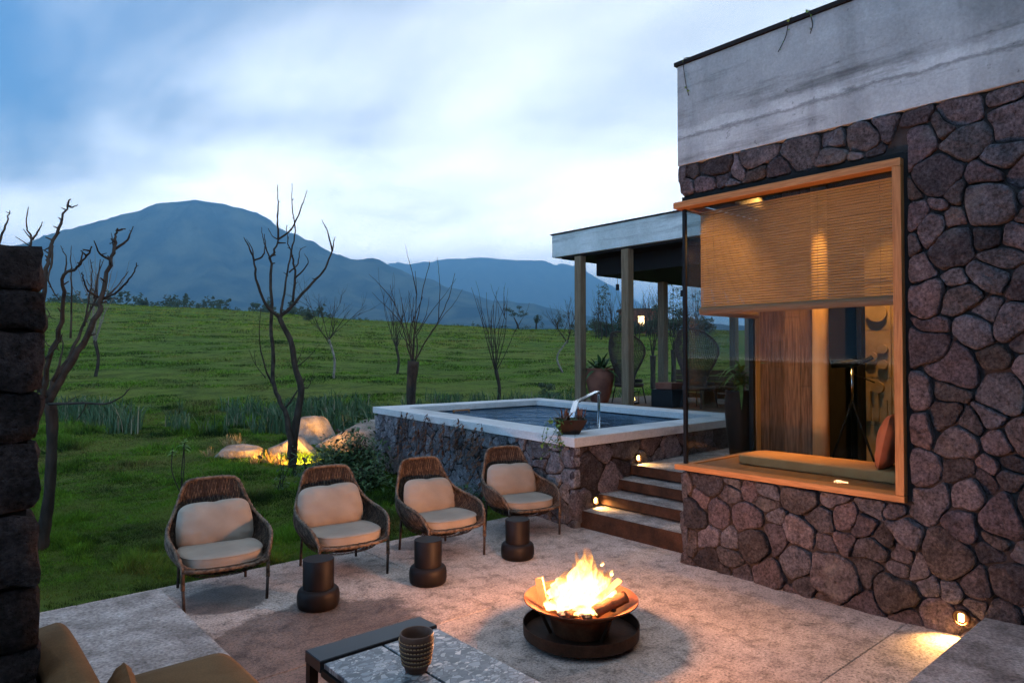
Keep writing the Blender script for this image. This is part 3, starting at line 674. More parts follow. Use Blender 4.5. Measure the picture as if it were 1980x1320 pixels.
for k in range(34):
    MB().box((10.95+k*.21, 4.1, .902), (10.95+k*.21+.205, 11.3, 1.0)).build('deck_board', MT['plank'], pg)
for px, py, f, lb in ((1194, 555, 15.2, 'small black pendant lamp hanging left of the middle deck post'), (1319, 567, 14.6, 'small black pendant lamp hanging right of the middle deck post')):
    p = at(px, py, f); t = thing('pendant_lamp', lb, 'lamp', (p.x, p.y, 3.9), 'pendant lamps under the deck ceiling')
    MB().tube([(p.x, p.y, 3.9), (p.x, p.y, p.z+.06)], .005, 6).build('cord', MT['black'], t)
    MB().lathe([(.012, .07), (.038, .06), (.040, -.07), (.030, -.072)][::-1], 16, p).build('lamp_shade', MT['black'], t)
# big clay jar with a leafy plant
def strap_leaf(mb, base, d, ln, w_, droop, n=5):
    d = Vector(d).normalized(); side = d.cross(Vector((0, 0, 1))); side = side.normalized() if side.length > .01 else Vector((1, 0, 0))
    vs = []
    for i in range(n+1):
        t = i/n; p = Vector(base)+d*ln*t+Vector((0, 0, -droop*ln*t*t)); ww = w_*(math.sin(math.pi*min(1, .12+t*.88))**.7)*.5
        vs += [p-side*ww, p+side*ww]
    mb.add(vs, [(2*i, 2*i+1, 2*i+3, 2*i+2) for i in range(n)])
jp = at(1160, 745, 15.4); jx, jy = jp.x, jp.y
jar = thing('clay_jar', 'tall terracotta jar standing on the deck by the corner post', 'jar', (jx, jy, 1.0))
MB().lathe([(.17, 0), (.19, .02), (.25, .22), (.31, .48), (.325, .60), (.30, .68), (.285, .71), (.31, .74), (.31, .775), (.27, .775), (.26, .70), (.0, .66)], 40, (jx, jy, 1.0)).build('body', MT['terracotta'], jar, smooth=True)
pl_ = thing('strap_leaf_plant', 'dark strap leaved plant growing in the terracotta jar', 'plant', (jx, jy, 1.7))
mb = MB()
for k in range(46):
    a = random.uniform(0, 6.28); e = random.uniform(.25, 1.3)
    strap_leaf(mb, (jx+random.gauss(0, .06), jy+random.gauss(0, .06), 1.70), (math.cos(a)*math.cos(e), math.sin(a)*math.cos(e), math.sin(e)), random.uniform(.45, .8), .085, random.uniform(.2, .7))
tag(mb.build('leaves', MT['leaf'], pl_), kind='stuff')
MB().tube([(jx, jy, 1.66), (jx+.02, jy, 1.9)], [.04, .03], 8).build('stem', MT['bark'], pl_)
# high backed woven chairs
def hooded_chair(loc, rz, lb):
    t = thing('high_back_chair', lb, 'chair', (0, 0, 0), 'high backed chairs on the deck')
    mb = MB(); nu, nv = 34, 26; vs = []
    for j in range(nv+1):
        s = j/nv; z = .42+1.06*s; w_ = .34+.20*math.sin(math.pi*min(1, s*.80+.02)) if s < .98 else .40
        w_ = float(np.interp(s, [0, .12, .3, .55, .75, .9, 1], [.30, .27, .32, .46, .54, .52, .44]))
        for i in range(nu+1):
            u = -1+2*i/nu; a = u*1.35
            top = .10*(1-u*u)*s**4
            vs.append((w_*math.sin(a)/math.sin(1.35), .30+.10*s-(.20+.26*s)*(1-math.cos(a)), z-(.16*abs(u)**3)*s+top))
    P = lambda j, i: Vector(vs[j*(nu+1)+i])
    for i in range(nu+1): mb.tube([P(j, i) for j in range(nv+1)], .009, 4)
    for j in range(0, nv+1, 1): mb.tube([P(j, i) for i in range(nu+1)], .006, 4)
    tag(mb.build('back_weave', MT['rattan_dark'], t), kind='stuff')
    MB().tube([P(j, 0) for j in range(nv+1)]+[P(nv, i) for i in range(1, nu+1)]+[P(j, nu) for j in range(nv-1, -1, -1)], .02, 8).build('rim', MT['rattan_dark'], t, smooth=True)
    MB().lathe([(.0, .36), (.30, .36), (.33, .40), (.33, .44), (.0, .46)], 28, (0, .02, 0)).build('seat', MT['rattan_dark'], t, smooth=True)
    MB().lathe([(.0, .46), (.28, .465), (.30, .50), (.27, .53), (.0, .54)], 28, (0, .0, 0)).build('cushion', MT['dark'], t, smooth=True)
    for sx in (-1, 1):
        for sy in (-1, 1): MB().tube([(sx*.22, sy*.2+.02, .38), (sx*.27, sy*.26+.02, 0)], .014, 8).build('leg', MT['black'], t)
    t.location = loc; t.rotation_euler = (0, 0, rz); return t
ca = at(1217, 700, 15.3); cb_ = at(1352, 700, 13.9)
hooded_chair((ca.x, ca.y, 1.0), rad(84), 'high backed woven chair next to the terracotta jar')
hooded_chair((cb_.x, cb_.y, 1.0), rad(84), 'high backed woven chair seen partly through the side glass')
bp = at(1294, 785, 14.2)
bx_ = thing('fire_box', 'low black metal box table on the deck with a brick red tray', 'table', (bp.x, bp.y, 1.0))
MB().box((bp.x-.26, bp.y-.26, 1.0), (bp.x+.26, bp.y+.26, 1.36), .01).build('body', MT['black'], bx_)
MB().box((bp.x-.2, bp.y-.2, 1.362), (bp.x+.2, bp.y+.2, 1.50), .01).build('tray', MT['terracotta'], bx_)
ln_ = at(1225, 772, 15.0); lan = thing('candle_lantern', 'small lit lantern on the deck floor behind the middle post', 'lantern', (ln_.x, ln_.y, 1.0))
MB().box((ln_.x-.09, ln_.y-.09, 1.0), (ln_.x+.09, ln_.y+.09, 1.04)).build('base', MT['black'], lan)
for sx in (-1, 1):
    for sy in (-1, 1): MB().box((ln_.x+sx*.08-.007, ln_.y+sy*.08-.007, 1.04), (ln_.x+sx*.08+.007, ln_.y+sy*.08+.007, 1.26)).build('upright', MT['black'], lan)
MB().box((ln_.x-.09, ln_.y-.09, 1.26), (ln_.x+.09, ln_.y+.09, 1.28)).build('lid', MT['black'], lan)
MB().lathe([(.005, 0), (.03, .02), (.025, .08), (.002, .16)], 10, (ln_.x, ln_.y, 1.06)).build('flame', emit_mat('candle flame', (1, .5, .12), 6), lan, smooth=True)
bs = at(1390, 740, 15.2); bn = thing('deck_bench', 'long dark timber slat bench on the deck behind the side glass', 'bench', (bs.x, bs.y, 1.0))
for k in range(5): MB().box((bs.x-.05, bs.y-1.3, 1.10+k*.13), (bs.x+.02, bs.y+1.1, 1.215+k*.13), .004).build('back_slat', MT['plank'], bn)
for k in range(4): MB().box((bs.x-.62+k*.14, bs.y-1.3, 1.36), (bs.x-.49+k*.14, bs.y+1.1, 1.40), .004).build('seat_slat', MT['plank'], bn)
for yy in (-1.2, 0, 1.0): MB().box((bs.x-.6, bs.y+yy, 1.0), (bs.x-.06, bs.y+yy+.08, 1.358)).build('leg', MT['plank'], bn)
# dark vase with a fern by the glass
vz = Vector((8.55, 5.02, .636)); va = thing('dark_vase', 'tall dark clay vase on the landing behind the side glass', 'vase', vz)
MB().lathe([(.13, 0), (.15, .03), (.185, .3), (.215, .62), (.22, .82), (.20, .9), (.215, .94), (.18, .94), (.17, .88), (.0, .84)], 32, vz).build('body', MT['stool'], va, smooth=True)
fe = thing('fern', 'green fern growing in the tall dark vase', 'plant', vz+Vector((0, 0, .9))); mb = MB()
for k in range(60):
    a = random.uniform(0, 6.28); e = random.uniform(.3, 1.35)
    strap_leaf(mb, vz+Vector((0, 0, .88+random.uniform(0, .35))), (math.cos(a)*math.cos(e), math.sin(a)*math.cos(e), math.sin(e)), random.uniform(.2, .5), .05, random.uniform(.3, 1.1))
tag(mb.build('leaves', MT['leaf_bright'], fe), kind='stuff')

# ------------------------------------------------------------------ inside the window
def blind(name, lb, A, B, ztop, zbot, nrm, n):
    t = thing(name, lb, 'blind', A, 'bamboo blinds in the corner window')
    A, B = Vector(A), Vector(B); d = (B-A); nv = Vector(nrm); mb = MB()
    for k in range(n):
        z = ztop-(k+.5)*(ztop-zbot)/n; h = (ztop-zbot)/n*.43
        wob = nv*random.gauss(0, .0015)
        o_ = Vector((0, 0, z-A.z))+wob; uz = Vector((0, 0, h)); q = [A+o_-uz-nv*h*.35, B+o_-uz-nv*h*.35, B+o_+nv*h*.25, A+o_+nv*h*.25, B+o_+uz-nv*h*.35, A+o_+uz-nv*h*.35]; mb.add(q, [(0, 1, 2, 3), (3, 2, 4, 5)])
    tag(mb.build('slats', MT['blind'], t), kind='stuff')
    mb = MB()
    for s in (.08, .36, .64, .92): mb.tube([A+d*s+nv*.004+Vector((0, 0, ztop-A.z)), A+d*s+nv*.004+Vector((0, 0, zbot-A.z))], .0025, 5)
    mb.build('cords', MT['rattan_dark'], t)
    ca_, cb2 = A+Vector((0, 0, zbot-.03-A.z))-nv*.0, B+Vector((0, 0, zbot-.03-A.z))
    MB().tube([ca_, cb2], .038, 14).build('bottom_roll', MT['blind'], t)
    return t
blind('bamboo_blind', 'brown bamboo blind lowered halfway over the front window glass', (5.95, 3.93, 2.5), (5.95, 2.08, 2.5), 3.50, 2.53, (1, 0, 0), 40)
blind('bamboo_blind', 'glowing bamboo blind lowered halfway over the side window glass', (6.02, 3.945, 2.5), (7.05, 3.945, 2.5), 3.50, 2.53, (0, -1, 0), 40)
def cushion_mesh(cx, cy, cz, w_, d, h, nx=20, ny=14, pinch=.0, seed=0, ex=4.0, round_=.5, crown=.25):
    """box cushion: superellipse outline, soft edge, slightly crowned top; local x=w, y=d, z=h, base at z=0"""
    rg = np.random.default_rng(seed); n = 40; rings = []
    prof = [(.0, 0), (.7, 0), (.93, .0), (.985, .06), (1.0, .2), (1.0, .8), (.985, .94), (.93, 1.0), (.7, 1.0+crown*.35), (.35, 1.0+crown*.85), (.0, 1.0+crown)]
    vs = []
    for s, z in prof:
        for k in range(n):
            a = 2*math.pi*k/n; c, s_ = math.cos(a), math.sin(a)
            x = math.copysign(abs(c)**(2/ex), c)*w_/2*s; y = math.copysign(abs(s_)**(2/ex), s_)*d/2*s
            vs.append((cx+x, cy+y, cz+z*h))
    m = len(prof); fs = [(i*n+k, i*n+(k+1) % n, (i+1)*n+(k+1) % n, (i+1)*n+k) for i in range(m-1) for k in range(n)]
    return MB().add(vs, fs)
bc = cushion_mesh(6.50, 2.93, .964, .50, 1.62, .10, ex=9, crown=.12).build('bench_cushion', MT['bench_fabric'], smooth=True); tag(bc, 'long tan seat cushion lying on the window seat', 'cushion')
def pillow(name, lb, m, c, w_, h, t_, rot, seed=1, puff=2.2, sag=0, parent=None, cat='cushion'):
    nu, nv = 24, 20; vs = []; rg = random.Random(seed)
    ph = [rg.uniform(0, 6.28) for _ in range(8)]
    for side in (1, -1):
        for j in range(nv+1):
            for i in range(nu+1):
                u, v = -1+2*i/nu, -1+2*j/nv
                k = (1-abs(u)**puff)*(1-abs(v)**puff); k = max(0, k)**.5
                x = u*w_/2*(1-.06*(1-abs(v)**2)*0-.05*abs(v)**3*0)*(1-.045*(1-u*u)*0); z = v*h/2*(1-.05*(1-abs(u))*0)
                # corners pulled to rounded outline
                q = (abs(u)**6+abs(v)**6)**(1/6); mxv = max(abs(u), abs(v), 1e-6); sc = mxv/max(q, 1e-6)
                x *= sc; z *= sc
                if sag: z -= sag*math.exp(-(u*6)**2)*max(0, v)**2; x *= 1-.10*max(0, v)
                wr = (.010*math.sin(u*15+ph[0]+v*3)*abs(v)**3+.009*math.sin(v*13+ph[1]+u*2)*abs(u)**3+.007*math.sin(u*5+v*4+ph[2]))
                vs.append((x, side*(t_/2*k+wr*k), z))
    n = (nu+1)*(nv+1); fs = []
    for s_ in (0, 1):
        for j in range(nv):
            for i in range(nu):
                q = (s_*n+j*(nu+1)+i, s_*n+j*(nu+1)+i+1, s_*n+(j+1)*(nu+1)+i+1, s_*n+(j+1)*(nu+1)+i); fs.append(q if s_ else q[::-1])
    M3 = Matrix.Rotation(rot[2], 3, 'Z') @ Matrix.Rotation(rot[0], 3, 'X') @ Matrix.Rotation(rot[1], 3, 'Y')
    o = MB().add([M3 @ Vector(p)+Vector(c) for p in vs], fs).build(name, MT[m], parent, smooth=True)
    if lb: tag(o, lb, cat)
    return o
pillow('scatter_pillow', 'rust red pillow leaning in the corner of the window seat', 'rust_fabric', (6.46, 2.36, 1.30), .44, .50, .18, (rad(12), 0, rad(8)), 3)
# telescope on tripod
tl = thing('telescope', 'dark spotting telescope on a tripod standing inside behind the window', 'telescope', (7.75, 3.2, .634)); hd = Vector((7.75, 3.21, 1.86))
MB().tube([hd+Vector((-.12, .17, .10)), hd+Vector((0, .0, .11)), hd+Vector((.04, -.06, .115))], [.045, .042, .034], 16).build('barrel', MT['black'], tl, smooth=True)
MB().tube([hd+Vector((.04, -.06, .115)), hd+Vector((.08, -.14, .15)), hd+Vector((.10, -.18, .18))], [.03, .024, .028], 12).build('eyepiece', MT['black'], tl, smooth=True)
MB().tube([hd+Vector((0, 0, .07)), hd+Vector((0, 0, -.30))], [.02, .015], 10).build('head', MT['steel'], tl, smooth=True)
MB().tube([hd+Vector((0, 0, 0)), hd+Vector((.10, -.20, -.10))], .007, 8).build('pan_handle', MT['black'], tl)
for a in (0.4, 2.5, 4.6): MB().tube([hd+Vector((0, 0, -.30)), Vector((7.75+.34*math.cos(a), 3.21+.34*math.sin(a), .64))], [.016, .010], 8).build('leg', MT['black'], tl)
# carved relief panel of geometric blocks
rp = thing('relief_panel', 'carved panel of raised circles and bars lit inside the house', 'wall panel', (8.6, 3.0, .64))
MB().box((8.60, 2.2, .65), (8.70, 3.40, 3.5)).build('backing', MT['relief'], rp)
MB().box((8.50, 3.405, .65), (8.78, 3.46, 3.6)).build('edge_board', MT['dark'], rp)
rg = random.Random(5)
for j in range(5):
    for i in range(4):
        y0, z0 = 2.22+i*.295, .68+j*.56
        MB().box((8.575, y0, z0), (8.598, y0+.283, z0+.548)).build('tile', MT['relief'], rp)
        k = (i*2+j*3) % 4
        if k == 0:
            for cyy, czz in ((.08, .15), (.08, .33), (.2, .24)): MB().tube([(8.53, y0+cyy, z0+czz), (8.573, y0+cyy, z0+czz)], .055, 20).build('disc', MT['relief'], rp)
        elif k == 1:
            for cyy in (.04, .13, .22): MB().box((8.535, y0+cyy, z0+.04), (8.573, y0+cyy+.045, z0+.2+.1*rg.random()+.1*(cyy > .1))).build('bar', MT['relief'], rp)
            MB().tube([(8.53, y0+.14, z0+.44), (8.573, y0+.14, z0+.44)], .07, 20).build('disc', MT['relief'], rp)
        elif k == 2:
            MB().add([(8.535, y0+.03, z0+.03), (8.535, y0+.25, z0+.03), (8.535, y0+.03, z0+.50), (8.573, y0+.03, z0+.03), (8.573, y0+.25, z0+.03), (8.573, y0+.03, z0+.50)], [(0, 1, 2), (3, 5, 4), (0, 3, 4, 1), (1, 4, 5, 2), (2, 5, 3, 0)]).build('wedge', MT['relief'], rp)
        else:
            for c_ in range(7):
                a = math.pi*c_/6
            MB().tube([(8.535, y0+.14, z0+.2), (8.573, y0+.14, z0+.2)], .11, 24).build('disc', MT['relief'], rp)
            MB().box((8.54, y0+.03, z0+.36), (8.573, y0+.25, z0+.40)).build('bar', MT['relief'], rp)
def downlight(name, lb, loc, aim, power, size, par_m='black', blend=.6, col=(1, .50, .11), group=None):
    t = thing(name, lb, 'lamp', loc, group)
    MB().lathe([(.03, .0), (.04, .002), (.04, .06), (.0, .062)], 16, (loc[0], loc[1], loc[2]-.03)).build('housing', MT[par_m], t)
    l = bpy.data.lights.new(name, 'SPOT'); l.energy = power; l.spot_size = size; l.spot_blend = blend; l.color = col; l.shadow_soft_size = .03
    o = bpy.data.objects.new('beam', l); put(o, t); o.location = (0, 0, -.05)
    o.rotation_euler = (Vector(aim)-Vector(loc)).to_track_quat('-Z', 'Y').to_euler(); return t
downlight('ceiling_spot', 'warm ceiling spot over the carved relief panel', (8.0, 3.0, 3.84), (8.58, 2.95, 2.5), 60, rad(75), group='ceiling spots inside the house')
downlight('ceiling_spot', 'warm ceiling spot beside the log column', (6.80, 3.1, 3.84), (7.12, 3.27, 1.9), 110, rad(50), group='ceiling spots inside the house')
downlight('ceiling_spot', 'warm ceiling spot above the window seat', (7.5, 2.5, 3.80), (5.95, 2.5, 2.9), 58, rad(74), group='ceiling spots inside the house')
downlight('ceiling_spot', 'added unseen ceiling spot warming the long seat cushion', (6.5, 2.7, 3.84), (6.5, 2.9, 1.0), 16, rad(60), group='ceiling spots inside the house')  # extra unseen spot, added to give the seat cushion warmer light
downlight('ceiling_spot', 'warm ceiling spot by the plank wall', (6.75, 3.55, 3.84), (6.4, 3.94, 2.9), 60, rad(100), group='ceiling spots inside the house')

# ------------------------------------------------------------------ woven lounge chairs
def make_chair():
    t = thing('lounge_chair', 'x', 'chair')
    half = [(0, .43, .93), (.12, .43, .928), (.205, .42, .91), (.245, .405, .855), (.285, .37, .75), (.335, .31, .635), (.385, .18, .565), (.405, .0, .535), (.395, -.17, .505), (.365, -.28, .45), (.335, -.335, .36), (.325, -.35, .325)]
    H = catmull(half, 8); m = len(H)
    arc = [0]
    for i in range(1, m): arc.append(arc[-1]+(H[i]-H[i-1]).length)
    def rim(tt):
        s = abs(tt)*arc[-1]; k = min(range(m), key=lambda q: abs(arc[q]-s)); k = max(1, min(m-1, k if arc[k] >= s else k+1))
        u = (s-arc[k-1])/max(arc[k]-arc[k-1], 1e-6); p = H[k-1].lerp(H[k], u); return Vector((math.copysign(p.x, tt), p.y, p.z))
    def sup(a, rx, ry, e=.78): return Vector((math.copysign(abs(math.sin(a))**e, math.sin(a))*rx, math.copysign(abs(math.cos(a))**e, math.cos(a))*ry, 0))
    def base(tt):
        a = tt*rad(146); p = sup(a, .335, .37); p.z = .315; return p
    def S(tt, s):
        A, B = base(tt), rim(tt); p = A.lerp(B, s); o = Vector((A.x, A.y-.02, 0)); o = o.normalized() if o.length else o
        return p+o*(.045*math.sin(math.pi*s)*(1-.3*abs(tt)))
    def bowl(a, s):     # below the seat ring
        p = sup(a, .335*(1-.42*s*s), .37*(1-.42*s*s)); p.z = .315-.10*math.sin(s*math.pi/2); return p
    wv, wd = MB(), MB(); N_ = 46
    for fam in (1, -1):
        for k in range(-N_-10, N_+11):
            t0 = k/N_; pts = []
            for q in range(13):
                s = q/12; tt = t0+fam*.17*(s-.5)*(1.25-.6*s)
                if abs(tt) <= 1.0: pts.append((tt, s))
            if len(pts) < 2: continue
            pp = []; nn = []
            for tt, s in pts:
                p = S(tt, s); e = .01; du = S(min(1, tt+e), s)-S(max(-1, tt-e), s); dv = S(tt, min(1, s+e))-S(tt, max(0, s-e)); n = du.cross(dv).normalized()
                pp.append(p); nn.append(n)
            for off in (.007+.002*fam, -.007-.002*fam): (wv if (k % 4) else wd).ribbon([a+b*off for a, b in zip(pp, nn)], .0062, nn, .0025)
    ln = MB(); ln.add([S(-1+2*i/60, s/10) for s in range(11) for i in range(61)], [(s*61+i, s*61+i+1, s*61+i+62, s*61+i+61) for s in range(10) for i in range(60)]); ln.build('shell', MT['rattan_dark'], t, smooth=True)
    for fam in (1, -1):
        for k in range(48):
            a0 = 2*math.pi*k/48; pts = [bowl(a0+fam*.5*s, s) for s in (0, .25, .5, .75, 1)]; wd.ribbon(pts, .009, (0, 0, 1), .002)
    tag(wv.build('weave', MT['rattan'], t), kind='stuff'); tag(wd.build('dark_weave', MT['rattan_dark'], t), kind='stuff')
    rp_ = [rim(-1+2*i/110) for i in range(111)]
    MB().tube(rp_, .0165, 8, twist=(.22, 60)).build('rim', MT['rattan'], t, smooth=True)
    ring = [bowl(2*math.pi*i/90, 0) for i in range(91)]
    fr_ = catmull([(-.325, -.35, .325), (-.2, -.395, .318), (0, -.41, .316), (.2, -.395, .318), (.325, -.35, .325)], 10)
    MB().tube(fr_, .016, 8, twist=(.22, 60)).build('front_rail', MT['rattan'], t, smooth=True)
    MB().tube(ring, .011, 6, cap=False).build('seat_ring', MT['rattan_dark'], t, smooth=True)
    MB().lathe([(.0, .212), (.19, .212), (.20, .222), (.0, .226)], 24).build('bowl_base', MT['rattan_dark'], t)
    MB().lathe([(.0, .300), (.30, .303), (.32, .318), (.0, .322)], 28).build('seat_platform', MT['dark'], t)
    for sx in (-1, 1):
        MB().tube([(sx*.33, -.345, .36), (sx*.328, -.352, .18)], .0155, 8, twist=(.2, 60)).build('leg_wrap', MT['rattan'], t, smooth=True)
        MB().tube([(sx*.328, -.352, .2), (sx*.318, -.36, 0)], .0125, 10).build('leg', MT['rattan_dark'], t, smooth=True)
        MB().tube([(sx*.27, .31, .5), (sx*.285, .34, 0)], .0125, 10).build('leg', MT['rattan_dark'], t, smooth=True)
    # seat cushion: rounded D
    sc = cushion_mesh(0, -.055, .318, .66, .64, .09, ex=2.7, crown=.10); so_ = sc.build('seat_cushion', MT['fabric'], t, smooth=True)
    for zz in (.335, .400): MB().tube([Vector((math.copysign(abs(math.cos(a))**(2/2.7), math.cos(a))*.329, -.055+math.copysign(abs(math.sin(a))**(2/2.7), math.sin(a))*.319, zz)) for a in [2*math.pi*q/64 for q in range(65)]], .0045, 6, cap=False).build('piping', MT['fabric'], so_, smooth=True)
    pillow('back_cushion', None, 'fabric', (0, .225, .555), .66, .40, .20, (rad(-17), 0, 0), 4, puff=2.8, sag=.010, parent=t)
    return t
c0 = make_chair()
CH = [((2.0, 6.16), 8.6, 'woven lounge chair with tan cushions beside the raised concrete ledge'),
      ((3.10, 6.06), 6.6, 'woven lounge chair with tan cushions standing behind the plain stool nearest the concrete ledge'),
      ((4.15, 5.92), 3.5, 'woven lounge chair with tan cushions second from the pool corner'),
      ((5.37, 6.02), 12.5, 'woven lounge chair with tan cushions against the pool corner')]
cs = [c0]+[copy_tree(c0) for _ in CH[1:]]
for o, ((x, y), rz, lb) in zip(cs, CH):
    o.location = (x, y, 0); o.rotation_euler = (0, 0, rad(-rz)+0)
    for ch in o.children:
        if ch.name.startswith('back_cushion'): ch.rotation_euler = (0, rad(random.uniform(-4, 4)), rad(random.uniform(-3, 3))); ch.location = (random.uniform(-.02, .02), 0, random.uniform(-.015, .01)); ch.scale = (random.uniform(.96, 1.03), 1, random.uniform(.95, 1.04))
    tag(o, lb, 'chair', 'woven lounge chairs facing the fire')
# drum stools
for (x, y, lb) in ((2.51, 5.30, 'dark two tier stool in a damp ring before the second chair'), (3.52, 5.20, 'dark two tier stool between the second and third lounge chairs'), (4.64, 5.24, 'dark two tier stool before the chair at the pool corner')):
    t = thing('side_stool', lb, 'stool', (x, y, 0), 'dark stools before the lounge chairs')
    MB().lathe([(.0, 0), (.148, .0), (.162, .012), (.170, .05), (.170, .10), (.163, .135), (.150, .152), (.127, .158)], 48, (x, y, 0)).build('base_drum', MT['stool'], t, smooth=True)
    MB().lathe([(.124, .150), (.125, .385), (.121, .390), (.0, .390)], 48, (x, y, 0)).build('top_drum', MT['stool'], t, smooth=False)
    for p in t.children:
        p.data.shade_smooth()
        try: p.data.set_sharp_from_angle(angle=rad(40))
        except Exception: pass
# ------------------------------------------------------------------ fire bowl
fx, fy = 3.66, 3.44
fb = thing('fire_bowl', 'rusty steel fire bowl standing in a wide round tray', 'fire pit', (fx, fy, 0))
MB().lathe([(.0, .02), (.30, .02), (.31, .0), (.315, .0), (.33, .035), (.41, .04), (.418, .045), (.422, .125), (.416, .125), (.410, .055), (.0, .05)], 64, (fx, fy, 0)).build('tray', MT['corten'], fb, smooth=True)
MB().lathe([(.0, .06), (.20, .06), (.235, .18), (.245, .20), (.30, .225), (.405, .285), (.415, .292), (.412, .30), (.395, .292), (.30, .24), (.22, .21), (.14, .17), (.0, .15)], 64, (fx, fy, 0)).build('bowl', MT['corten_bowl'], fb, smooth=True)
for a in (.4, 2.5, 4.6):
    c, s = math.cos(a), math.sin(a); MB().tube([(fx+.22*c, fy+.22*s, .052), (fx+.31*c, fy+.31*s, .235)], .014, 8).build('leg', MT['corten'], fb)
for p in fb.children:
    try: p.data.set_sharp_from_angle(angle=rad(35))
    except Exception: pass
MT['log'] = mat('burning bark', (.035,.018,.010), (.19,.085,.035), 9, .85, bump=(30, .8, .012)); MT['log_cut'] = mat('split firewood', (.42,.22,.09), (.55,.32,.15), 6, .8, stretch=(1, 1, 1), bump=(40, .4, .005))
def log(lb, a, b, r, m='log', split=False):
    a, b = Vector(a), Vector(b); t = thing('fire_log', lb, 'log', a, 'logs burning in the fire bowl')
    if split:
        d = (b-a).normalized(); u = d.orthogonal().normalized(); v = d.cross(u); P = [u*r, -u*r*.6+v*r, -u*r*.7-v*r*.8, u*.3*r-v*r]
        MB().add([a+q for q in P]+[b+q*.9 for q in P], [(3, 2, 1, 0), (4, 5, 6, 7), (0, 1, 5, 4), (1, 2, 6, 5), (2, 3, 7, 6), (3, 0, 4, 7)]).build('wood', MT['log_cut'], t)
    else:
        pts = [a.lerp(b, k/8)+Vector((random.gauss(0, .003), random.gauss(0, .003), random.gauss(0, .003))) for k in range(9)]
        MB().tube(pts, [r*random.uniform(.93, 1.06) for _ in pts], 14).build('bark', MT[m], t, smooth=True)
        d = (b-a).normalized(); MB().tube([b-d*.01, b+d*.004], r*.9, 14).build('cut_end', MT['log_cut'], t)
def FP(r_, f_, z): return (fx+RT.x*r_+FH.x*f_, fy+RT.y*r_+FH.y*f_, z)
log('round bark log sticking out of the fire bowl towards the house', FP(.08, -.17, .26), FP(.31, -.06, .325), .043)
log('split pale firewood lying on the bark log in the bowl', FP(.10, -.10, .30), FP(.29, .03, .41), .028, split=True)
log('upright split board of firewood on the far rim of the bowl', FP(-.27, -.02, .27), FP(-.305, .0, .44), .032, split=True)
log('short charred log under the flames in the bowl', FP(-.12, -.20, .245), FP(.05, -.10, .26), .036)
log('charred log crossing under the flames', FP(-.22, -.06, .265), FP(-.02, .10, .28), .042)
log('charred log leaning at the back of the fire', FP(.10, .16, .27), FP(-.16, .12, .30), .042)
fire = thing('fire', 'bright yellow flames blazing in the rusty bowl', 'fire', (fx, fy, .24))
rg = random.Random(12)
def flame(bx, bf, h, r, leanr, leanf, seed, z0=.235):
    h *= .78 if z0 < .3 else 1
    g = random.Random(seed); n, m = 10, 18; vs = []; p1, p2, p3 = [g.uniform(0, 6.28) for _ in range(3)]
    for i in range(m+1):
        s = i/m; rr = r*(math.sin(math.pi*min(1, .16+.84*s))**.9)*(1-.62*s)*1.25+.0015
        cr = bx+leanr*s**1.5+.035*h/.4*math.sin(s*7+p1)*s; cf = bf+leanf*s**1.5+.03*math.sin(s*6+p2)*s
        for k in range(n):
            a = 2*math.pi*k/n+s*1.5; q = rr*(1+.28*math.sin(3*a+p3+s*8)+.15*math.sin(2*a-s*11))
            vs.append(FP(cr+q*math.cos(a), cf+q*.7*math.sin(a), z0+h*s))
    MB().add(vs, [(i*n+k, i*n+(k+1) % n, (i+1)*n+(k+1) % n, (i+1)*n+k) for i in range(m) for k in range(n)]).build('flame', MT['flame'], fire, smooth=True)
for i, a in enumerate([(0, 0, .62, .085, .03, 0), (.03, -.02, .50, .10, .02, .02), (-.05, .02, .42, .10, .06, 0), (.10, .0, .42, .075, .07, 0), (.14, .02, .34, .06, .08, .02), (-.15, .0, .30, .075, .01, 0), (-.17, -.03, .24, .06, -.02, 0),
        (-.08, -.08, .26, .09, .04, .03), (.05, -.10, .26, .085, -.01, .03), (.13, -.06, .24, .07, .05, 0), (-.20, -.07, .15, .06, .02, .02), (-.02, -.16, .13, .075, .03, .04), (.09, -.16, .11, .055, .02, .02), (-.12, -.16, .12, .06, .04, .03), (.02, .1, .42, .10, -.03, 0), (-.1, .1, .34, .09, .02, 0), (.19, .05, .22, .05, .06, 0)]):
    flame(*a, seed=40+i)
    flame(a[0]*1.1+rg.uniform(-.03, .03), a[1]+rg.uniform(-.03, .03), a[2]*rg.uniform(.6, 1.02), a[3]*rg.uniform(.4, .7), a[4]+rg.uniform(-.03, .03), a[5], seed=140+i)
for i, (r_, z_, s_) in enumerate(((.15, .52, .016), (.22, .45, .018))):       # torn off licks
    flame(r_, 0, .075*s_/.025, s_*.55, .02, 0, 70+i, z_)
MT['ember'] = emit_mat('glowing ember', (1, .22, .03), 3.0); MT['ash'] = mat('grey ash and char', (.012,.011,.010), (.12,.11,.10), 18, .95, bump=(40, .8, .01))
for i in range(26):
    a, r_ = rg.uniform(0, 6.28), .26*rg.random()**.6; q = FP(r_*math.cos(a), r_*math.sin(a), .205+.12*r_+.02*rg.random()); e = rg.uniform(.014, .034)
    mb = MB(); mb.lathe([(.0, -e*.6), (e, -e*.4), (e*1.1, e*.2), (e*.5, e*.7), (.0, e*.75)], 7, q); mb.v = [(p[0]+rg.gauss(0, e*.15), p[1]+rg.gauss(0, e*.15), p[2]) for p in mb.v]
    mb.build('ember', MT['ember'] if i % 3 == 0 else MT['ash'], fire)
fl = bpy.data.lights.new('fire', 'POINT'); fl.energy = 185; fl.color = (1, .42, .19); fl.shadow_soft_size = .15
flo = bpy.data.objects.new('glow', fl); put(flo, fire); flo.location = (0, 0, .24)
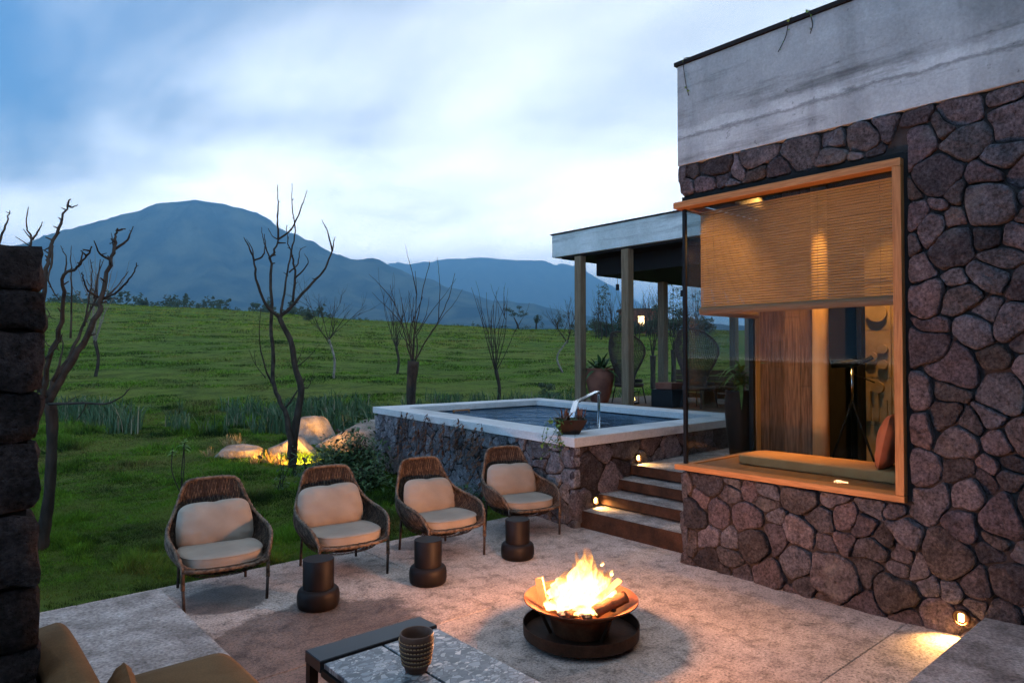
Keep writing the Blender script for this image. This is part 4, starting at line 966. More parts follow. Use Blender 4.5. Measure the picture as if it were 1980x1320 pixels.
# ------------------------------------------------------------------ coffee table with clay cup
TZ = .40
tb = thing('coffee_table', 'low table with black metal end and grey pebble terrazzo top', 'table', (2.03, 2.8, 0))
MB().box((1.655, 3.47, TZ-.055), (2.415, 3.655, TZ+.012), .004).build('end_slat', MT['slate_black'], tb)
MB().box((1.672, 1.6, TZ-.03), (2.025, 3.455, TZ), .003).build('top_panel', MT['terrazzo'], tb)
MB().box((2.038, 1.6, TZ-.03), (2.405, 3.455, TZ), .003).build('top_panel', MT['terrazzo'], tb)
MB().box((1.66, 1.58, TZ-.07), (2.412, 3.468, TZ-.034)).build('frame', MT['black'], tb)
for x in (1.657, 2.363):
    for y in (3.60, 1.6): MB().box((x, y, 0), (x+.05, y+.05, TZ-.057)).build('leg', MT['black'], tb)
cx, cy_ = 2.0, 3.06
cup = thing('clay_cup', 'dark clay cup ringed with rows of pale beads on the table', 'cup', (cx, cy_, TZ))
MB().lathe([(.0, 0), (.050, 0), (.058, .006), (.075, .06), (.084, .12), (.088, .17), (.089, .196), (.085, .202), (.078, .198), (.076, .16), (.066, .05), (.0, .03)], 48, (cx, cy_, TZ)).build('body', MT['cup'], cup, smooth=True)
for z in (.052, .075, .098, .121, .144, .167):
    R_ = np.interp(z, [.006, .06, .12, .17, .196], [.058, .075, .084, .088, .089])
    MB().tube([(cx+R_*math.cos(a*math.pi/24), cy_+R_*math.sin(a*math.pi/24), TZ+z-.008) for a in range(49)], .0055, 6, cap=False).build('ridge', MT['cup'], cup, smooth=True)
    mb = MB()
    for k in range(30):
        a = 2*math.pi*k/30+z*9; mb.obox((cx+(R_+.003)*math.cos(a), cy_+(R_+.003)*math.sin(a), TZ+z), (-math.sin(a)*.006, math.cos(a)*.006, 0), (math.cos(a)*.002, math.sin(a)*.002, 0), (0, 0, .0018))
    mb.build('bead_row', MT['cup_dot'], cup)
# ------------------------------------------------------------------ built in sofa ledge and cushions
lg = thing('concrete_ledge', 'raised concrete ledge beside the lawn carrying the brown sofa cushions', 'ledge', (.9, 4, 0))
MB().box((.05, 3.90, .0), (1.33, 5.33, .40), .008).build('end_block', MT['tread'], lg)
MB().box((.05, 1.2, .0), (1.25, 3.896, .36), .008).build('seat_block', MT['tread'], lg)
def soft_box(name, lb, m, c, sz, rot=(0, 0, 0), cat='cushion', ex=8, crown=.08):
    mb = cushion_mesh(0, 0, -sz[2]/2, sz[0], sz[1], sz[2], ex=ex, crown=crown); M3 = Matrix.Rotation(rot[2], 3, 'Z') @ Matrix.Rotation(rot[1], 3, 'Y') @ Matrix.Rotation(rot[0], 3, 'X')
    mb.v = [tuple(M3 @ Vector(p)+Vector(c)) for p in mb.v]; return tag(mb.build(name, MT[m], smooth=True), lb, cat)
soft_box('seat_cushion', 'flat brown seat cushion along the concrete ledge', 'brown_fabric', (.87, 2.72, .435), (.78, 2.10, .13), ex=16, crown=.03)
soft_box('back_cushion', 'upright ochre back cushion against the dark stone pillar', 'brown_fabric', (.47, 2.98, .66), (.16, 1.25, .46), (0, rad(-10), 0), ex=5)
pillow('scatter_pillow', 'small brown pillow standing against the ochre back cushion', 'brown_fabric', (.60, 3.02, .64), .40, .34, .13, (rad(14), 0, rad(84)), 8)
# ------------------------------------------------------------------ dark stone pillar
pil = thing('stone_pillar', 'dark pillar of stacked rough stone blocks at the terrace edge', 'pillar', (-.1, 3.2, 0))
MB().box((-.55, 2.97, 0), (.30, 3.4, 2.40)).build('core', MT['mortar'], pil)
z = 0; k = 0; rg = random.Random(3)
while z < 2.40:
    h = rg.uniform(.12, .26); h = 2.44-z if 2.44-z < .3 else h
    xa = -.58; cuts = [-.58, rg.uniform(-.32, .02), .345] if k % 3 != 1 else [-.58, -.2, .12, .345]
    for a, b in zip(cuts[:-1], cuts[1:]):
        n1, n2, n3 = 9, 6, 6; mb = MB(); jx_ = rg.uniform(-.012, .014) if b > .3 else 0
        A0, B0 = Vector((a+.002, 2.93+rg.uniform(-.008, .008), z+.002)), Vector((b-.002+jx_*.6, 3.44, z+h-.002))
        vs = []; fs = []
        for face in range(6):       # subdivided box, rounded by a superellipsoid
            ax = face//2; sg = 1 if face % 2 else -1; nn_ = 7; b_ = len(vs)
            for i in range(nn_):
                for j in range(nn_):
                    p = [0, 0, 0]; p[ax] = sg; p[(ax+1) % 3] = -1+2*i/(nn_-1); p[(ax+2) % 3] = -1+2*j/(nn_-1)
                    q = (abs(p[0])**14+abs(p[1])**14+abs(p[2])**14)**(1/14); p = [c/q for c in p]
                    wp_ = Vector([(A0[m_]+B0[m_])/2+p[m_]*(B0[m_]-A0[m_])/2 for m_ in range(3)])
                    e = .009*(math.sin(wp_.x*31+wp_.z*17+k)+math.sin(wp_.y*37+wp_.z*29+k*2)+math.sin(wp_.x*57-wp_.z*43))/2
                    vs.append(wp_+Vector(p)*e)
            for i in range(nn_-1):
                for j in range(nn_-1):
                    q = (b_+i*nn_+j, b_+(i+1)*nn_+j, b_+(i+1)*nn_+j+1, b_+i*nn_+j+1); fs.append(q if sg > 0 else q[::-1])
        mb.add(vs, fs).build('stone_block', MT['pillar_stone'], pil, smooth=True)
    z += h; k += 1
# ------------------------------------------------------------------ recessed wall lamps
def wall_lamp(lb, p, nrm, power, aim):
    p, n_ = Vector(p), Vector(nrm); t = thing('wall_lamp', lb, 'lamp', p, 'recessed step lamps in the stone walls')
    u = n_.cross(Vector((0, 0, 1))); c = p+n_*.03
    ringp = [c+u*(.05*math.cos(a*math.pi/12))+Vector((0, 0, .05*math.sin(a*math.pi/12))) for a in range(25)]
    MB().tube(ringp, .008, 6, cap=False).build('bezel', MT['corten'], t, smooth=True)
    MB().tube([c-n_*.05, c-n_*.012], .05, 20).build('housing', MT['corten'], t)
    MB().obox(c-n_*.004, u*.016, n_*.006, (0, 0, .028), .004).build('lens', MT['lens'], t)
    l = bpy.data.lights.new('wall_lamp', 'SPOT'); l.energy = power; l.spot_size = rad(130); l.spot_blend = .5; l.color = (1, .56, .18); l.shadow_soft_size = .02
    o = bpy.data.objects.new('beam', l); put(o, t); o.location = n_*.055
    o.rotation_euler = Vector(aim).to_track_quat('-Z', 'Y').to_euler()
pd = (OC[3]-OC[0]).normalized(); pn = Vector((pd.y, -pd.x, 0))
def on_pool(x): 
    q = WC[0]+pd*((x-WC[0].x)/pd.x); return (q.x, q.y)
for x, z, lb in ((6.27, .29, 'lit recessed lamp low in the pool wall beside the first step'), (7.13, .72, 'lit recessed lamp in the pool wall beside the top landing')):
    q = on_pool(x); wall_lamp(lb, (q[0]+pn.x*.03, q[1]+pn.y*.03, z), tuple(pn), 5, (.35, -.5, -1))
wall_lamp('lit recessed lamp at the foot of the house wall beside the broad steps', (WX-.045, 1.62, .16), (-1, 0, 0), 24, (-.5, -.1, -1))
# ------------------------------------------------------------------ added lodge wing, unseen behind the viewpoint, shading faces turned to it
lw = thing('shade_wing', 'unseen stone lodge wing added behind the viewpoint to darken faces turned to it', 'building', (0, -3.8, .5))
MB().box((-7, -4.4, .52), (5.7, -3.6, 4.3)).build('wall', MT['pillar_stone'], lw)
MB().box((-7.2, -6, 4.302), (5.7, -1.2, 4.95), .01).build('roof', MT['parapet'], lw)
MB().box((-2, -3.598, .52), (0, -3.57, 2.9)).build('door', MT['plank'], lw)
for x in (-6.6, -3.2): MB().box((x, -1.7, 0), (x+.35, -1.35, 4.3)).build('post', MT['post'], lw)
# ------------------------------------------------------------------ planter bowl on the coping
pb = Vector((6.17, 5.98, 1.08)); bowl_ = thing('planter_bowl', 'square tapered iron planter on the corner of the pool coping', 'planter', pb)
sq = lambda h_, z: [(pb.x+sx*h_*RT.x+sy*h_*FH.x, pb.y+sx*h_*RT.y+sy*h_*FH.y, pb.z+z) for sx, sy in ((-1, -1), (1, -1), (1, 1), (-1, 1))]
MB().add(sq(.105, 0)+sq(.20, .185)+sq(.185, .185)+sq(.17, .13), [(3, 2, 1, 0), (0, 1, 5, 4), (1, 2, 6, 5), (2, 3, 7, 6), (3, 0, 4, 7), (4, 5, 9, 8), (5, 6, 10, 9), (6, 7, 11, 10), (7, 4, 8, 11), (8, 9, 13, 12), (9, 10, 14, 13), (10, 11, 15, 14), (11, 8, 12, 15)]).build('bowl', MT['pot'], bowl_)
MB().add(sq(.172, .15), [(0, 1, 2, 3)]).build('soil', MT['soil'], bowl_)
hp = thing('trailing_plant', 'mixed green and reddish plant trailing out of the iron planter', 'plant', pb+Vector((0, 0, .15))); g1, g2, g3 = MB(), MB(), MB()
for k in range(120):
    b_ = pb+RT*random.uniform(-.17, .17)+FH*random.uniform(-.17, .17)+Vector((0, 0, .15)); a = random.uniform(0, 6.28); e = random.uniform(.2, 1.2)
    strap_leaf(g1, b_, (math.cos(a)*math.cos(e), math.sin(a)*math.cos(e), math.sin(e)), random.uniform(.04, .11), .035, .4, 3)
for k in range(26):
    b_ = pb+RT*random.gauss(-.05 if k < 14 else .12, .03)+FH*random.gauss(0, .04)+Vector((0, 0, .15)); a = random.uniform(0, 6.28); e = random.uniform(.6, 1.4)
    strap_leaf(g2, b_, (math.cos(a)*math.cos(e), math.sin(a)*math.cos(e), math.sin(e)), random.uniform(.12, .28), .028, .2, 4)
for k in range(8):
    s0 = pb+RT*random.uniform(-.2, -.02)*1+FH*random.uniform(-.2, -.12)+Vector((0, 0, .17)); c = catmull([s0, s0+RT*random.uniform(-.14, -.02)-FH*.05+Vector((0, 0, .0)), s0+RT*random.uniform(-.2, .0)-FH*.10+Vector((0, 0, -.2)), s0+RT*random.uniform(-.24, .02)-FH*.14+Vector((0, 0, -random.uniform(.25, .45)))], 5)
    g1.tube(c, .003, 4)
    for p in c[3:]:
        strap_leaf(g3, p, (random.gauss(0, 1), random.gauss(0, 1), random.gauss(0, .5)), .05, .032, .3, 3)
tag(g1.build('foliage', MT['leaf'], hp), kind='stuff'); tag(g2.build('spiky_leaves', MT['leaf_brown'], hp), kind='stuff'); tag(g3.build('runners', MT['leaf_bright'], hp), kind='stuff')
vp = thing('withered_creeper', 'withered brown creeper clinging to the pool wall under the coping', 'plant', (6.2, 8.7, .9)); mb = MB(); st_ = MB()
u_ = (WC[1]-WC[0]).normalized(); nl = Vector((-u_.y, u_.x, 0)); nl = nl if nl.x < 0 else -nl
for k in range(30):
    s = random.uniform(1.5, 4.9); q = WC[0]+u_*s; top = Vector((q.x, q.y, random.uniform(.75, 1.12)))+nl*.10
    if top.z > .98: top += nl*.03
    c = catmull([top, top+Vector((u_.x, u_.y, 0))*random.gauss(0, .1)+Vector((0, 0, -.25)), top+Vector((u_.x, u_.y, 0))*random.gauss(0, .18)+Vector((0, 0, -random.uniform(.35, .8)))], 5); st_.tube(c, .004, 4)
    for p in c:
        for _ in range(2): strap_leaf(mb, p, (random.gauss(0, .6)+nl.x, random.gauss(0, .6)+nl.y, random.gauss(-.3, .6)), random.uniform(.05, .10), .035, .3, 3)
tag(mb.build('leaves', MT['leaf_brown'], vp), kind='stuff'); tag(st_.build('stems', MT['twig'], vp), kind='stuff')

# ------------------------------------------------------------------ boulders and garden lamps
def boulder(lb, c, sz, rz, seed, cuts, ridge=0):
    rg = np.random.default_rng(seed); n, m = 40, 26; vs = []
    for j in range(m+1):
        th = math.pi*j/m
        for i in range(n):
            ph = 2*math.pi*i/n; vs.append((math.sin(th)*math.cos(ph), math.sin(th)*math.sin(ph), math.cos(th)))
    P = np.array(vs)
    cuts = list(cuts)+[(rg.normal(), rg.normal()-.3, rg.normal()*.7+.3, rg.uniform(.70, .86)) for _ in range(11)]
    for (nx, ny, nz_, d) in cuts:       # planar faces
        nv = np.array((nx, ny, nz_)); nv = nv/np.linalg.norm(nv); k = np.maximum(P @ nv-d, 0); P = P-k[:, None]*nv*.96
    P = P*(1+.10*(fbm(P[:, 0]*1.6+seed*3+P[:, 2], P[:, 1]*1.6+P[:, 2]*.7, 4, seed)-.47)[:, None]*2+.05*(fbm(P[:, 0]*7+P[:, 2]*3, P[:, 1]*7+9, 3, seed)-.45)[:, None])
    P = P*np.array(sz); c_, s_ = math.cos(rz), math.sin(rz); P = np.stack([P[:, 0]*c_-P[:, 1]*s_, P[:, 0]*s_+P[:, 1]*c_, P[:, 2]], 1)+np.array(c)
    fs = [(j*n+i, (j+1)*n+i, (j+1)*n+(i+1) % n, j*n+(i+1) % n) for j in range(m) for i in range(n)]
    o = MB().add([tuple(p) for p in P], fs).build('boulder', MT['boulder'], smooth=True)
    return tag(o, lb, 'boulder', 'granite boulders beside the pool')
def gpos(px, f): 
    r = (px-990)/1320*f; x, y = FR(f, r); return x, y, float(ter(f, r))
hr = math.atan2(RT.y, RT.x)
x, y, z = gpos(462, 14.3); boulder('long low rounded boulder lying left of the forked tree', (x, y, z+.0), (.62, .34, .26), hr+.35, 5, [(0, -.3, 1, .75), (-1, 0, .4, .7)])
x, y, z = gpos(566, 14.5); boulder('angular boulder lit yellow behind the forked tree', (x, y, z+.04), (.62, .48, .50), hr, 8, [(.1, -1, .18, .5), (-.5, -.1, 1, .52), (-.7, -.8, .3, .55), (.9, 0, .7, .6)])
x, y, z = gpos(603, 16.2); boulder('tall pointed boulder with a warm lit face', (x, y, z+.08), (.74, .6, .60), hr, 3, [(.85, -.35, .5, .55), (-.9, -.2, .4, .6), (.1, -1, .3, .66), (0, 1, .4, .6)])
x, y, z = gpos(690, 15.4); boulder('broad pale boulder against the corner of the pool', (x, y, z+.08), (1.0, .7, .62), hr-.12, 10, [(0, -.3, 1, .66), (-.7, -.1, .8, .52), (0, -1, .2, .7)])
def spike_lamp(lb, p, aim, power, size=70):
    p = Vector(p); t = thing('garden_spotlight', lb, 'lamp', p, 'garden spotlights among the boulders'); d = (Vector(aim)-p).normalized(); c = p+Vector((0, 0, .12))
    MB().tube([p-Vector((0, 0, .1)), c], .01, 6).build('spike', MT['black'], t)
    MB().tube([c-d*.05, c+d*.05], [.03, .036], 12).build('housing', MT['black'], t)
    MB().tube([c+d*.046, c+d*.048], .028, 12).build('lens', MT['lens'], t)
    l = bpy.data.lights.new('garden_spotlight', 'SPOT'); l.energy = power; l.spot_size = rad(size); l.spot_blend = .7; l.color = (1, .46, .07); l.shadow_soft_size = .04
    o = bpy.data.objects.new('beam', l); put(o, t); o.location = Vector((0, 0, .12))+d*.07; o.rotation_euler = d.to_track_quat('-Z', 'Y').to_euler()
x, y, z = gpos(590, 13.3); x2, y2, z2 = gpos(560, 14.1)
spike_lamp('warm garden spotlight at the foot of the forked tree', (x, y, z), (x2, y2, z2+.2), 230, 140)
x, y, z = gpos(655, 15.3); x2, y2, z2 = gpos(612, 15.9); spike_lamp('warm garden spotlight behind the broad pale boulder', (x, y, z+.25), (x2, y2, z2+.6), 45, 80)
x, y, z = gpos(505, 13.5); x2, y2, z2 = gpos(480, 14.2); spike_lamp('warm garden spotlight by the long low boulder', (x, y, z), (x2, y2, z2+.1), 14, 120)

# ------------------------------------------------------------------ bare trees
def tree_of(name, lb, base, trunk, branches, mats=('bark', 'twig'), group=None, extra=True, seed=0):
    """trunk: (points, radii); branches: list of (points, r0, r1)"""
    t = thing(name, lb, 'tree', base, group); g = random.Random(seed)
    tp = catmull(trunk[0], 5); tr = [float(np.interp(i/(len(tp)-1)*(len(trunk[1])-1), range(len(trunk[1])), trunk[1])) for i in range(len(tp))]
    tr = [r*.72*(1+g.uniform(-.06, .08)) for r in tr]
    MB().tube(tp, tr, 10).build('trunk', MT[mats[0]], t, smooth=True)
    mb = MB()
    for (pts, r0, r1) in branches:
        r0, r1 = r0*.66, r1*.4
        c = catmull(pts, 4); n = len(c); c = [p+Vector((g.gauss(0, r0*.25), g.gauss(0, r0*.25), 0)) if 0 < i < n-1 else p for i, p in enumerate(c)]
        mb.tube(c, [r0+(r1-r0)*(i/(n-1))**.9*1.0+(r0*.12*g.random()) for i in range(n)], 7)
        if extra:       # buds and short stubs
            for i in range(2, n-1):
                if g.random() < .22:
                    d = Vector((g.gauss(0, 1), g.gauss(0, 1), g.uniform(.2, 1))).normalized(); rr = max(.004, r0*.35); mb.tube([c[i], c[i]+d*rr*g.uniform(3, 9)], [rr, rr*.5], 5)
    tag(mb.build('branches', MT[mats[1]], t, smooth=True), kind='stuff'); return t
def px_path(pts, f0, jit=.0, df=0.0, S=1.0, ox=0, oy=0):
    n = len(pts); return [at(ox+x/S, oy+y/S, f0+df*i/(max(1, n-1))) for i, (x, y) in enumerate(pts)]
Z2 = dict(S=2.358, ox=400, oy=340); f0 = 13.1
bx0, by0, bz0 = gpos(565, f0)
big = tree_of('forked_tree', 'leafless forked tree growing in front of the lit boulders', (bx0, by0, bz0),
    (px_path([(388, 1345), (400, 1180), (415, 1080), (430, 970), (402, 870), (385, 760), (348, 685), (330, 645)], f0, **Z2), [.115, .10, .092, .085, .075, .07, .066, .06]),
    [(px_path(p, f0+a, 0, d, **Z2), r0, r1) for p, r0, r1, a, d in (
        ([(378, 1290), (372, 1130), (345, 1050), (310, 960), (300, 800), (290, 640), (290, 400), (310, 350), (325, 290)], .085, .035, -.12, .45), ([(325, 290), (323, 200), (325, 120), (323, 40)], .032, .012, .33, .2),
        ([(325, 290), (385, 245), (425, 160), (440, 120), (457, 65)], .03, .01, .33, -.4), ([(325, 290), (300, 275), (280, 240)], .02, .01, .33, .2), ([(290, 380), (270, 330), (262, 265)], .025, .012, .2, -.2),
        ([(330, 645), (265, 580), (225, 470), (213, 380)], .05, .034, 0, -.5), ([(213, 380), (190, 320), (168, 280)], .028, .010, -.5, -.2), ([(213, 380), (205, 330), (180, 288)], .022, .008, -.5, .1), ([(215, 385), (250, 370), (265, 330), (255, 280), (250, 235)], .026, .010, -.5, .3),
        ([(330, 645), (400, 580), (480, 490), (540, 420), (572, 340)], .052, .03, 0, .5), ([(572, 340), (578, 300), (585, 275)], .022, .010, .5, .1), ([(572, 345), (560, 290), (545, 240), (525, 200)], .028, .009, .5, -.2),
        ([(338, 635), (350, 540), (370, 430), (383, 350), (370, 310), (365, 225)], .038, .011, 0, .4), ([(392, 575), (402, 470), (396, 400), (386, 340), (402, 250), (388, 140), (388, 35)], .038, .010, .1, -.4),
        ([(403, 465), (440, 430), (462, 390), (445, 355)], .025, .009, .0, -.3), ([(375, 440), (415, 400), (425, 340), (452, 322)], .024, .007, .15, .3), ([(370, 455), (350, 440)], .015, .01, .2, 0),
        ([(295, 945), (258, 850), (240, 740), (246, 600)], .028, .009, .1, -.3), ([(268, 920), (222, 860), (190, 785)], .014, .005, .0, -.3), ([(222, 860), (215, 790)], .01, .005, -.2, 0),
        ([(412, 870), (460, 830), (517, 765)], .016, .005, .0, -.3), ([(400, 880), (425, 820), (442, 770)], .014, .006, 0, .2), ([(430, 950), (452, 910)], .022, .012, 0, .1), ([(442, 965), (465, 960), (492, 875)], .014, .005, 0, -.2), ([(360, 1055), (400, 1000), (425, 965)], .03, .028, .0, .0), ([(398, 880), (385, 850)], .014, .01, 0, 0))], seed=4)
Z1 = dict(S=2.64, ox=0, oy=350); f0 = 7.5
bx0, by0, bz0 = gpos(80, f0)
tree_of('bare_tree', 'leafless tree with thick upswept limbs beside the dark pillar', (bx0, by0, bz0),
    ([at(74, 1075, f0), at(84, 1027, f0), at(95, 957, f0), at(100, 870, f0), at(101, 818, f0), at(97, 780, f0)], [.13, .095, .08, .075, .08, .09]),
    [(px_path(p, f0+a, 0, d, **Z1), r0, r1) for p, r0, r1, a, d in (
        ([(245, 1135), (330, 980), (420, 830), (500, 680), (520, 600), (560, 430), (582, 350), (590, 285), (615, 250), (640, 245)], .062, .014, 0, .8), ([(582, 350), (640, 310), (665, 270), (680, 232)], .026, .010, .65, .3), ([(560, 400), (510, 370), (480, 305)], .024, .010, .6, -.3), ([(520, 375), (545, 368)], .012, .008, .5, 0), ([(578, 330), (568, 265)], .012, .006, .6, .1), ([(605, 250), (600, 240)], .012, .008, .8, 0), ([(560, 320), (585, 310)], .01, .006, .7, 0),
        ([(520, 600), (600, 565), (660, 500), (690, 450), (697, 418)], .022, .008, .4, -.5), ([(545, 590), (595, 540), (655, 460)], .020, .008, .45, .4), ([(520, 600), (450, 560), (425, 500), (420, 465)], .022, .008, .4, -.5), ([(520, 602), (570, 598), (610, 605)], .016, .008, .4, .2), ([(500, 595), (440, 505)], .012, .006, .4, .3),
        ([(235, 1120), (290, 990), (360, 880), (430, 720), (490, 590), (512, 400)], .045, .012, .05, 1.2), ([(430, 740), (450, 620), (470, 480), (460, 400)], .02, .007, .7, .3), ([(480, 600), (500, 480), (530, 400)], .018, .006, .9, .2), ([(360, 800), (365, 600), (360, 400), (365, 330)], .02, .006, .6, .5),
        ([(225, 1100), (240, 960), (300, 760), (325, 600), (325, 480), (400, 440), (440, 380), (468, 335)], .046, .010, -.05, -.7), ([(400, 440), (420, 370), (412, 355)], .014, .006, -.5, 0), ([(325, 490), (340, 400), (310, 330)], .014, .006, -.4, .3), ([(325, 480), (370, 440)], .014, .01, -.4, 0),
        ([(215, 1100), (205, 960), (240, 900), (300, 830), (318, 780)], .03, .010, 0, -.4), ([(270, 1020), (320, 870), (315, 790)], .022, .01, 0, .4), ([(300, 860), (250, 840), (210, 790)], .012, .006, .1, .2),
        ([(205, 1080), (208, 800), (225, 560), (242, 420), (265, 330), (310, 215), (345, 120)], .05, .022, .1, .6), ([(345, 122), (365, 135), (397, 122)], .02, .010, .7, .1), ([(345, 130), (352, 100), (362, 92)], .02, .012, .7, 0), ([(340, 150), (310, 135)], .014, .007, .65, -.1), ([(320, 200), (297, 187)], .018, .012, .6, 0), ([(268, 330), (262, 420), (246, 490), (270, 560), (303, 605)], .022, .010, .5, -.4), ([(262, 330), (225, 355)], .02, .012, .5, 0),
        ([(250, 1138), (350, 1135), (430, 1132), (540, 1136), (620, 1100), (662, 1060)], .024, .009, -.05, -.7), ([(340, 1132), (380, 1105), (410, 1092)], .010, .004, -.2, .2), ([(440, 1132), (420, 1180), (370, 1240)], .010, .004, -.3, 0), ([(200, 735), (250, 690), (240, 655), (225, 640)], .012, .005, .1, .2), ([(250, 690), (285, 705)], .008, .004, .15, 0),
        ([(-60, 700), (-30, 400), (5, 290), (35, 210), (50, 152)], .03, .012, .4, .2), ([(120, 700), (140, 420), (160, 300), (140, 250), (135, 210), (145, 132)], .026, .008, .5, .2), ([(160, 300), (118, 245)], .014, .007, .6, 0), ([(165, 300), (200, 250), (218, 207)], .02, .008, .6, .1), ([(150, 330), (80, 285)], .012, .007, .6, 0))], seed=9)
def wild_tree(lb, px, f, H, kind, seed, group='bare trees standing in the pasture', mats=('bark', 'twig')):
    g = random.Random(seed); x, y, z = gpos(px, f); b = Vector((x, y, z-.05)); br = []
    if kind == 'pollard':       # thick knuckled trunk, long upright shoots
        th = H*.36; T = [b, b+Vector((g.gauss(0, .04), g.gauss(0, .04), th*.5)), b+Vector((g.gauss(0, .06), g.gauss(0, .06), th))]; tr = [.19*H/5, .17*H/5, .23*H/5]; n = 7
    elif kind == 'vase': th = H*.3; T = [b, b+Vector((.10*H/5, 0, th*.5)), b+Vector((-.03, .05, th))]; tr = [.10*H/5, .085*H/5, .10*H/5]; n = 11
    else: th = H*.42; T = [b, b+Vector((g.gauss(0, .12), g.gauss(0, .12), th*.5)), b+Vector((g.gauss(0, .15), g.gauss(0, .15), th))]; tr = [.09*H/5, .075*H/5, .07*H/5]; n = 7
    top = T[-1]
    def grow(p, d, ln, r, lev):
        pts = [p]; q = p.copy(); dd = d.copy()
        for k in range(4):
            dd = (dd+Vector((g.gauss(0, .14), g.gauss(0, .14), .16 if kind != 'wild' else .07))).normalized(); q = q+dd*ln/4; pts.append(q.copy())
        br.append((pts, r, r*.38))
        if lev > 0:
            for c in range(g.choice((2, 3)) if kind == 'wild' else g.choice((1, 2))):
                k = g.choice((1, 2, 3)); sp_ = .65 if kind == 'wild' else .38
                nd = ((pts[k+1]-pts[k]).normalized()+Vector((g.gauss(0, sp_), g.gauss(0, sp_), g.uniform(0, .3)))).normalized(); grow(pts[k], nd, ln*g.uniform(.45, .7), r*.6, lev-1)
    for k in range(n):
        a = 6.28*k/n+g.uniform(-.4, .4); sp_ = {'pollard': .30, 'vase': .42, 'wild': .85}[kind]*g.uniform(.4, 1.2)
        grow(top-Vector((0, 0, g.uniform(0, .12)*th)), Vector((math.cos(a)*sp_, math.sin(a)*sp_, 1)).normalized(), (H-th)*g.uniform(.55, 1.0), {'pollard': .035, 'vase': .03, 'wild': .034}[kind]*H/5, {'pollard': 1, 'vase': 1, 'wild': 3}[kind])
    return tree_of('bare_tree', lb, (x, y, z), (T, tr), br, mats, group, extra=False, seed=seed)
wild_tree('bare tree with a short dark trunk and fan of shoots behind the upswept limbs', 185, 33, 6.0, 'vase', 31, mats=('bark', 'pale_twig'))
wild_tree('slender crooked bare tree with a round twiggy crown', 645, 34, 4.8, 'wild', 32, mats=('pale_twig', 'twig'))
wild_tree('thick knuckled bare trunk with long upright shoots behind the pool', 797, 20.5, 5.3, 'pollard', 33)
wild_tree('small bare tree with a thin stem behind the knuckled trunk', 768, 38, 5.2, 'vase', 34)
wild_tree('curved bare tree with a vase of long shoots behind the pool corner', 962, 24, 4.6, 'vase', 35)
wild_tree('spreading bare tree just left of the corner deck post', 1088, 40, 4.6, 'wild', 36, mats=('pale_twig', 'twig'))
wild_tree('bare tree seen between the two right deck posts', 1262, 30, 4.2, 'pollard', 37)
wild_tree('bare tree seen right of the last deck post', 1302, 34, 4.6, 'pollard', 38)
# leafy trees further off
def leafy(mb, c, sz, n, lf, g):
    cl = [(Vector((g.gauss(0, .45)*sz[0], g.gauss(0, .45)*sz[1], g.gauss(0, .42)*sz[2])), g.uniform(.28, .5)) for _ in range(9)]
    for k in range(n):
        o, s = g.choice(cl); d = Vector((g.gauss(0, 1), g.gauss(0, 1), g.gauss(0, 1))).normalized()*g.random()**.4
        p = Vector(c)+o+Vector((d.x*sz[0]*s, d.y*sz[1]*s, d.z*sz[2]*s)); u = Vector((g.gauss(0, 1), g.gauss(0, 1), g.gauss(0, .6))).normalized()*lf; v = u.orthogonal().normalized()*lf*.6
        mb.add([p-u, p+v, p+u, p-v], [(0, 1, 2, 3)])
def far_tree(lb, px, f, H, wd, seed, shape='round', group='leafy trees beyond the pasture'):
    g = random.Random(seed); x, y, z = gpos(px, f); t = thing('leafy_tree', lb, 'tree', (x, y, z), group); b = Vector((x, y, z-.2)); mb = MB()
    if shape == 'acacia':
        tip = b+RT*(-wd*.18)+Vector((0, 0, H*.6)); MB().tube([b+RT*wd*.1, b+RT*0+Vector((0, 0, H*.3)), tip], [.25, .2, .12], 8).build('trunk', MT['bark'], t); leafy(mb, tip+Vector((0, 0, H*.2))+RT*wd*.05, (wd*.5, wd*.5, H*.20), 900, H*.028, g)
    elif shape == 'slim':
        MB().tube([b, b+Vector((0, 0, H*.95))], [.09, .02], 6).build('trunk', MT['bark'], t)
        for k in range(7): leafy(mb, b+Vector((g.gauss(0, wd*.2), g.gauss(0, wd*.2), H*(.35+.6*k/7))), (wd*.4, wd*.4, H*.07), 60, H*.014, g)
    else:
        MB().tube([b, b+Vector((0, 0, H*.5))], [.3, .15], 7).build('trunk', MT['bark'], t); leafy(mb, b+Vector((0, 0, H*.58)), (wd*.5, wd*.5, H*.42), 900, H*.03, g)
    tag(mb.build('crown', MT['leaf_far'], t), kind='stuff'); return t
far_tree('dark umbrella shaped tree standing alone on the pasture ridge', 1000, 165, 5.4, 4.4, 51, 'acacia')
far_tree('small dense dark tree right of the umbrella shaped tree', 1037, 175, 4.6, 2.6, 52)
far_tree('round dark bush tree behind the spreading bare tree', 1078, 170, 4.2, 3.4, 53)
for k, (px, f, H, lb) in enumerate(((1158, 110, 9.5, 'slim leafy tree right of the corner deck post'), (1172, 114, 10.0, 'slim leafy tree next to the middle deck post'), (1302, 105, 9.6, 'slim leafy tree against the bright sky by the last deck post'), (1322, 108, 9.0, 'slim leafy tree beside the corner of the glass'), (1345, 104, 8.2, 'slim leafy tree showing behind the side glass'))):
    far_tree(lb, px, f, H, 2.2, 60+k, 'slim', 'slim trees near the far lodge')
rgk = random.Random(77)
for k in range(20):
    wild_tree('thin twiggy sapling in the grove by the far lodge', 1150+k*11+rgk.uniform(-3, 3), rgk.uniform(98, 122), rgk.uniform(5, 9), 'vase', 100+k, 'twiggy saplings by the far lodge')
